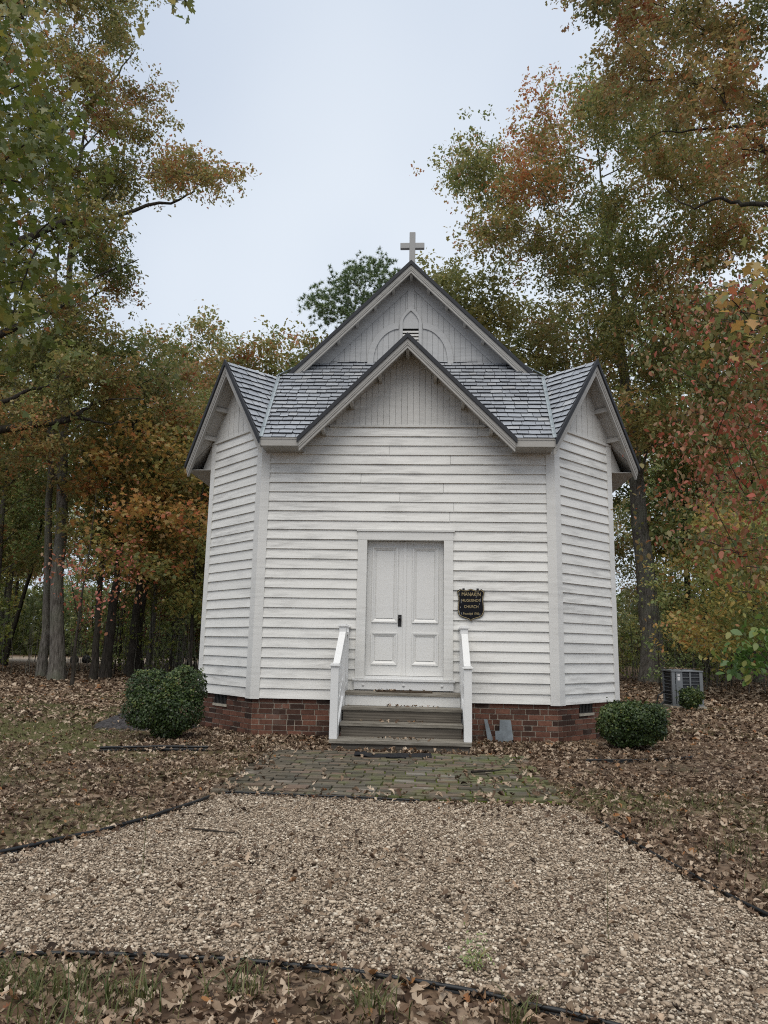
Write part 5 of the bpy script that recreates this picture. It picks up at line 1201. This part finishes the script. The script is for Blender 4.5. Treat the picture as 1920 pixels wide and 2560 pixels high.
for cx, cy, h, lab in ((3.4, -5.75, 6.0, 'young red oak with lobed orange and green leaves near the right edge'),):
    cl = [(x, y, z) for x, y, z in [(3.4,-4.7,4.1),(3.0,-5.1,4.4),(3.0,-4.6,4.4),(3.2,-5.1,4.0),(3.4,-5.1,4.5),(3.7,-4.6,4.7),(3.3,-4.5,4.7),(2.8,-5.2,4.0),(3.2,-5.4,3.7),(3.2,-4.4,4.2),(3.3,-5.4,4.3)]]
    finish(grow((4.9, -4.6, 0), h, .05, rads(cl, .26, .42), 150, (-.4, 0), .40, nsub=4, tips=3, min_r=.003, cone=.3), 'red_oak', lab, 'tree', 'orange_leaf', .12, OAK, 'bark_dark', droop=.9)

# pine behind the roof
def pine(base, clumps, H, label):
    T = grow(base, H, .22, [(x, y, z, R.uniform(.6, .95)) for x, y, z in clumps], 10, (0, 0), .3, nsub=5, tips=1, attach=(.35, .95), limb_r=.3)
    t = thing('pine_tree', label, 'tree', base)
    link('trunk', raw_mesh('trunk', np.concatenate(T.TV) - T.b, T.TF, mats=['bark_pine'], smooth=True), t)
    Vs, Rn = [], []
    for x, y, z in clumps:
        for q in range(30):
            c = np.array([x, y, z]) + R.normal(0, .42, 3) * [1, 1, .6]; m_ = 34
            d = R.normal(size=(m_, 3)); d[:, 2] += .5; d /= np.linalg.norm(d, axis=1)[:, None]; l = R.uniform(.14, .26, m_)
            s = np.cross(d, R.normal(size=(m_, 3))); s /= np.linalg.norm(s, axis=1)[:, None]
            Vs.append(np.stack([c - s * .016, c + s * .016, c + d * l[:, None]], 1)); Rn.append(np.full(m_, R.random()))
    V = np.concatenate(Vs) - T.b; n = len(V)
    link('crown', raw_mesh('crown', V.reshape(-1, 3), [np.arange(n * 3).reshape(n, 3)], rnd=np.repeat(np.concatenate(Rn), 3), mats=['pine_needle']), t)
    return t
pine((-3.3, 27.5, 0), PNC, 22.5, 'dark green pine rising behind the church roof')

# kinds of woodland trees: built once each, then copied through the wood
def crown_clumps(H, z0, w, n, seed):
    rs = np.random.default_rng(seed); L = []
    while len(L) < n:
        z = rs.uniform(z0, 1.0); prof = math.sin(math.pi * min(1, max(.04, (z - z0 + .10) / (1.14 - z0)))) ** .75
        a = rs.uniform(0, 6.28); r = w * prof * math.sqrt(rs.uniform(.05, 1))
        p = (math.cos(a) * r, math.sin(a) * r, z * H)
        if all(math.dist(p, q[:3]) > .085 * H * .8 for q in L) or rs.random() < .04: L.append(p + (rs.uniform(.06, .09) * H,))
    return L
KINDS = []
def kind(name, H, r0, z0, w, n, leaves, leaf, size, tmpl, brk, seed, **k):
    T = grow((0, 0, 0), H, r0, crown_clumps(H, z0, w, n, seed), leaves, (R.normal(0, .3), R.normal(0, .3)), **k)
    tm = raw_mesh('trunk', np.concatenate(T.TV), T.TF, mats=[brk], smooth=True)
    C = np.concatenate(T.C); rn = np.concatenate(T.rn); m_ = len(C)
    v, f, r = leaf_cloud(outline(tmpl, .22, .2), C, size * np.clip(R.normal(1, .22, m_), .5, 1.6), rn, .35, .4)
    cm = raw_mesh('crown', v, [f], rnd=r, mats=[leaf]); KINDS.append((name, H, tm, cm))
kind('oak_tree', 20, .20, .30, 4.2, 34, 160, 'oak_leaf', .22, OAK_SMALL, 'bark_grey', 1, spread=.5)
kind('oak_tree', 21, .22, .26, 4.6, 36, 160, 'oak_leaf_brown', .22, OAK_SMALL, 'bark_grey', 2, spread=.5)
kind('hickory_tree', 22, .17, .34, 3.6, 32, 160, 'green_leaf', .22, OAK_SMALL, 'bark_dark', 3, spread=.5)
kind('maple_tree', 13, .10, .20, 2.8, 26, 220, 'gold_leaf', .19, OVAL, 'bark_dark', 4, spread=.42)
kind('maple_tree', 10, .07, .15, 2.2, 22, 200, 'orange_leaf', .17, OVAL, 'bark_dark', 5, spread=.4)
kind('sapling', 6.5, .035, .12, 1.5, 20, 240, 'green_leaf', .15, OVAL, 'bark_dark', 6, spread=.36, min_r=.004)
kind('sapling', 4.5, .025, .10, 1.3, 18, 240, 'yellow_green_leaf', .14, OVAL, 'bark_dark', 7, spread=.34, min_r=.004)
kind('dogwood_tree', 6, .05, .18, 1.9, 18, 90, 'red_leaf', .14, OVAL, 'bark_dark', 8, spread=.38)
kind('oak_tree', 13, .19, .42, 2.5, 26, 200, 'oak_leaf', .17, OAK_SMALL, 'bark_dark', 9, spread=.42)
kind('oak_tree', 20, .20, .34, 4.6, 36, 300, 'light_green_leaf', .20, OAK_SMALL, 'bark_grey', 10, spread=.55)
def plant(ki, x, y, h, label, group, cat='tree'):
    name, H, tm, cm = KINDS[ki]; t = thing(name, label, cat, (x, y, float(gz(np.array(x), np.array(y)))), R.uniform(0, 6.28), group)
    s = h / H; t.scale = (s * R.uniform(.9, 1.12), s * R.uniform(.9, 1.12), s)
    link('trunk', tm, t); link('crown', cm, t); return t
# single trees one can tell apart
plant(8, -10.75, 13.9, 8.5, 'thin grey young hickory in front of the dark double trunks of the left wood', None)
plant(8, -10.95, 15.3, 13.0, 'dark straight oak trunk behind the thin young hickory in the left wood', None)
plant(8, -10.9, 17.4, 12.5, 'dark hickory close behind the pair of trunks in the left wood', None)
t = plant(2, -20.2, 25.0, 16.5, 'dark hickory leaning over the clearing far left', None); t.rotation_euler = (0, math.radians(7), .4)
plant(0, -8.9, 21.5, 13.0, 'straight oak behind the tall left shrub close to the church corner', None)
plant(3, -8.3, 16.5, 10.0, 'golden maple just left of the church wall', None)
plant(0, -8.0, 28.5, 19.2, 'round-topped oak behind the left gable of the church', None)
plant(1, -10.8, 28.0, 17.2, 'brownish oak behind the left gable, left of the round-topped oak', None)
plant(9, 2.8, 24.5, 20.2, 'light green oak rising right behind the main gable', None)
plant(1, 6.9, 25.5, 18.5, 'brown-tinged oak behind the right gable of the church', None)
plant(2, 12.6, 24.5, 19.0, 'pale grey straight hickory trunk right of the massive old oak', None)
plant(5, 8.1, 14.5, 4.2, 'small green sapling between the church and the massive oak', None, 'sapling')
# the wood itself
def forest(n, box, kinds, hs, sp, label, group, avoid=None, cap=.5):
    pts = []; tries = 0
    while len(pts) < n and tries < 6000:
        tries += 1; x, y = R.uniform(box[0], box[1]), R.uniform(box[2], box[3])
        if abs(x) < 6.2 and -3 < y < 12: continue
        if avoid and avoid(x, y): continue
        if any((x - a) ** 2 + (y - b) ** 2 < sp * sp for a, b in pts): continue
        pts.append((x, y)); ki = kinds[R.integers(len(kinds))]
        nm = {0: 'oak', 1: 'brown oak', 2: 'hickory', 3: 'golden maple', 4: 'orange maple', 5: 'green sapling', 6: 'yellow-green sapling', 7: 'red dogwood'}[ki]
        h = KINDS[ki][1] * R.uniform(*hs); h = min(h, R.uniform(.78, .92) * cap * math.hypot(x - .28, y + 10.9))
        plant(ki, x, y, h, nm + ' ' + label, nm + 's ' + group, 'sapling' if ki in (5, 6) else 'tree')
clear = lambda x, y: (np.exp(-(((x + 20) / 15) ** 2 + ((y - 42) / 7.0) ** 2)) > .35) or (y < 33 and x < -13.5 and abs(x - .28 - (-.505) * (y + 10.9)) < 2.2)
forest(13, (-34, -13.5, 17, 38), (0, 0, 1, 2, 2), (.85, 1.08), 2.6, 'among the tall trees of the near left wood', 'of the near left wood', clear, .52)
forest(18, (-60, -9, 52, 80), (0, 1, 2, 2), (.85, 1.1), 3.0, 'in the far wood beyond the left clearing', 'of the far left wood')
forest(8, (-12.5, -6, 19, 44), (0, 1, 2), (.85, 1.0), 2.4, 'in the wood close behind the left side of the church', 'behind the left side of the church', clear, .44)
forest(16, (-6, 8, 27, 60), (0, 1, 2), (.75, .92), 3.2, 'hidden mostly behind the church', 'behind the church', None, .40)
forest(17, (8, 44, 24, 62), (0, 1, 1, 2), (.85, 1.05), 3.0, 'among the tall trees of the right wood', 'of the right wood', None, .6)
forest(11, (-26, -9, 14.5, 34), (3, 5, 5, 7), (.7, 1.1), 2.4, 'under the tall trees of the left wood', 'of the left understorey', clear)
forest(14, (9, 30, 19, 40), (3, 3, 4, 3), (.6, 1.0), 2.4, 'under the tall trees of the right wood', 'of the right understorey')
forest(50, (-30, -8, 15.5, 42), (5, 5, 6), (.6, 1.2), 1.3, 'on the floor of the left wood', 'of the left wood floor', clear)
forest(46, (8.5, 30, 16, 38), (5, 6, 5), (.5, 1.1), 1.3, 'on the floor of the right wood', 'of the right wood floor')
forest(34, (-52, -4, 50, 58), (5, 6, 3, 5), (.8, 1.4), 1.8, 'along the far side of the left clearing', 'beyond the left clearing')
# bare thin stems of undergrowth
def thicket(label, box, n, avoid=None):
    Vs, Fs, off = [], [], 0
    for _ in range(n):
        x, y = R.uniform(box[0], box[1]), R.uniform(box[2], box[3])
        if avoid and avoid(x, y): continue
        h = R.uniform(.6, 3.4); k = 5; P = np.column_stack([x + np.cumsum(R.normal(0, .06, k)), y + np.cumsum(R.normal(0, .06, k)), np.linspace(-.05, h, k)])
        v, f = tube_arrays(P, np.linspace(R.uniform(.006, .02), .003, k), 4); Vs.append(v); Fs.append(f + off); off += len(v)
        for q in range(2):
            s = P[R.integers(1, 4)]; e = s + R.normal(0, .4, 3) + [0, 0, .4]
            v, f = tube_arrays(np.array([s, (s + e) / 2 + R.normal(0, .05, 3), e]), np.array([.006, .004, .002]), 3); Vs.append(v); Fs.append(f + off); off += len(v)
    me = raw_mesh('undergrowth', np.concatenate(Vs), Fs, mats=['bark_grey'], smooth=True)
    tag(link('undergrowth', me), label, 'undergrowth', kind='stuff')
thicket('thin bare stems of undergrowth in the right wood', (8.5, 30, 14.5, 34), 620)
thicket('thin bare stems of undergrowth in the left wood', (-16, -7.5, 16, 36), 420)
# far edge of the wood, beyond single trees
def far_wood(label, L):
    C, Rn = [], []
    for x0, x1, y0, y1, h, n in L:
        x = R.uniform(x0, x1, n); y = R.uniform(y0, y1, n); hh = h * (.55 + .6 * fbm(x, y, 81, .12)); z = R.random(n) ** 1.4 * hh
        C.append(np.column_stack([x, y, z])); Rn.append(np.clip(fbm(x, y + z, 83, .25) * 1.1 - .1 + R.normal(0, .12, n), 0, 1))
    C = np.concatenate(C); n = len(C)
    v, f, r = leaf_cloud(outline(OAK_SMALL, .2, .2), C, R.uniform(.3, .65, n), np.concatenate(Rn), .2, .2)
    tag(link('far_wood', raw_mesh('far_wood', v, [f], rnd=r, mats=['far_leaf'])), label, 'wood', kind='stuff')
far_wood('far-off wood closing the view behind the single trees', [(-110, -30, 78, 96, 9, 34000), (-30, 40, 72, 90, 9, 26000), (36, 90, 55, 80, 9, 20000), (8, 36, 52, 66, 7, 18000), (-70, -48, 40, 70, 9, 13000), (-48, -4, 56, 66, 7, 26000)])
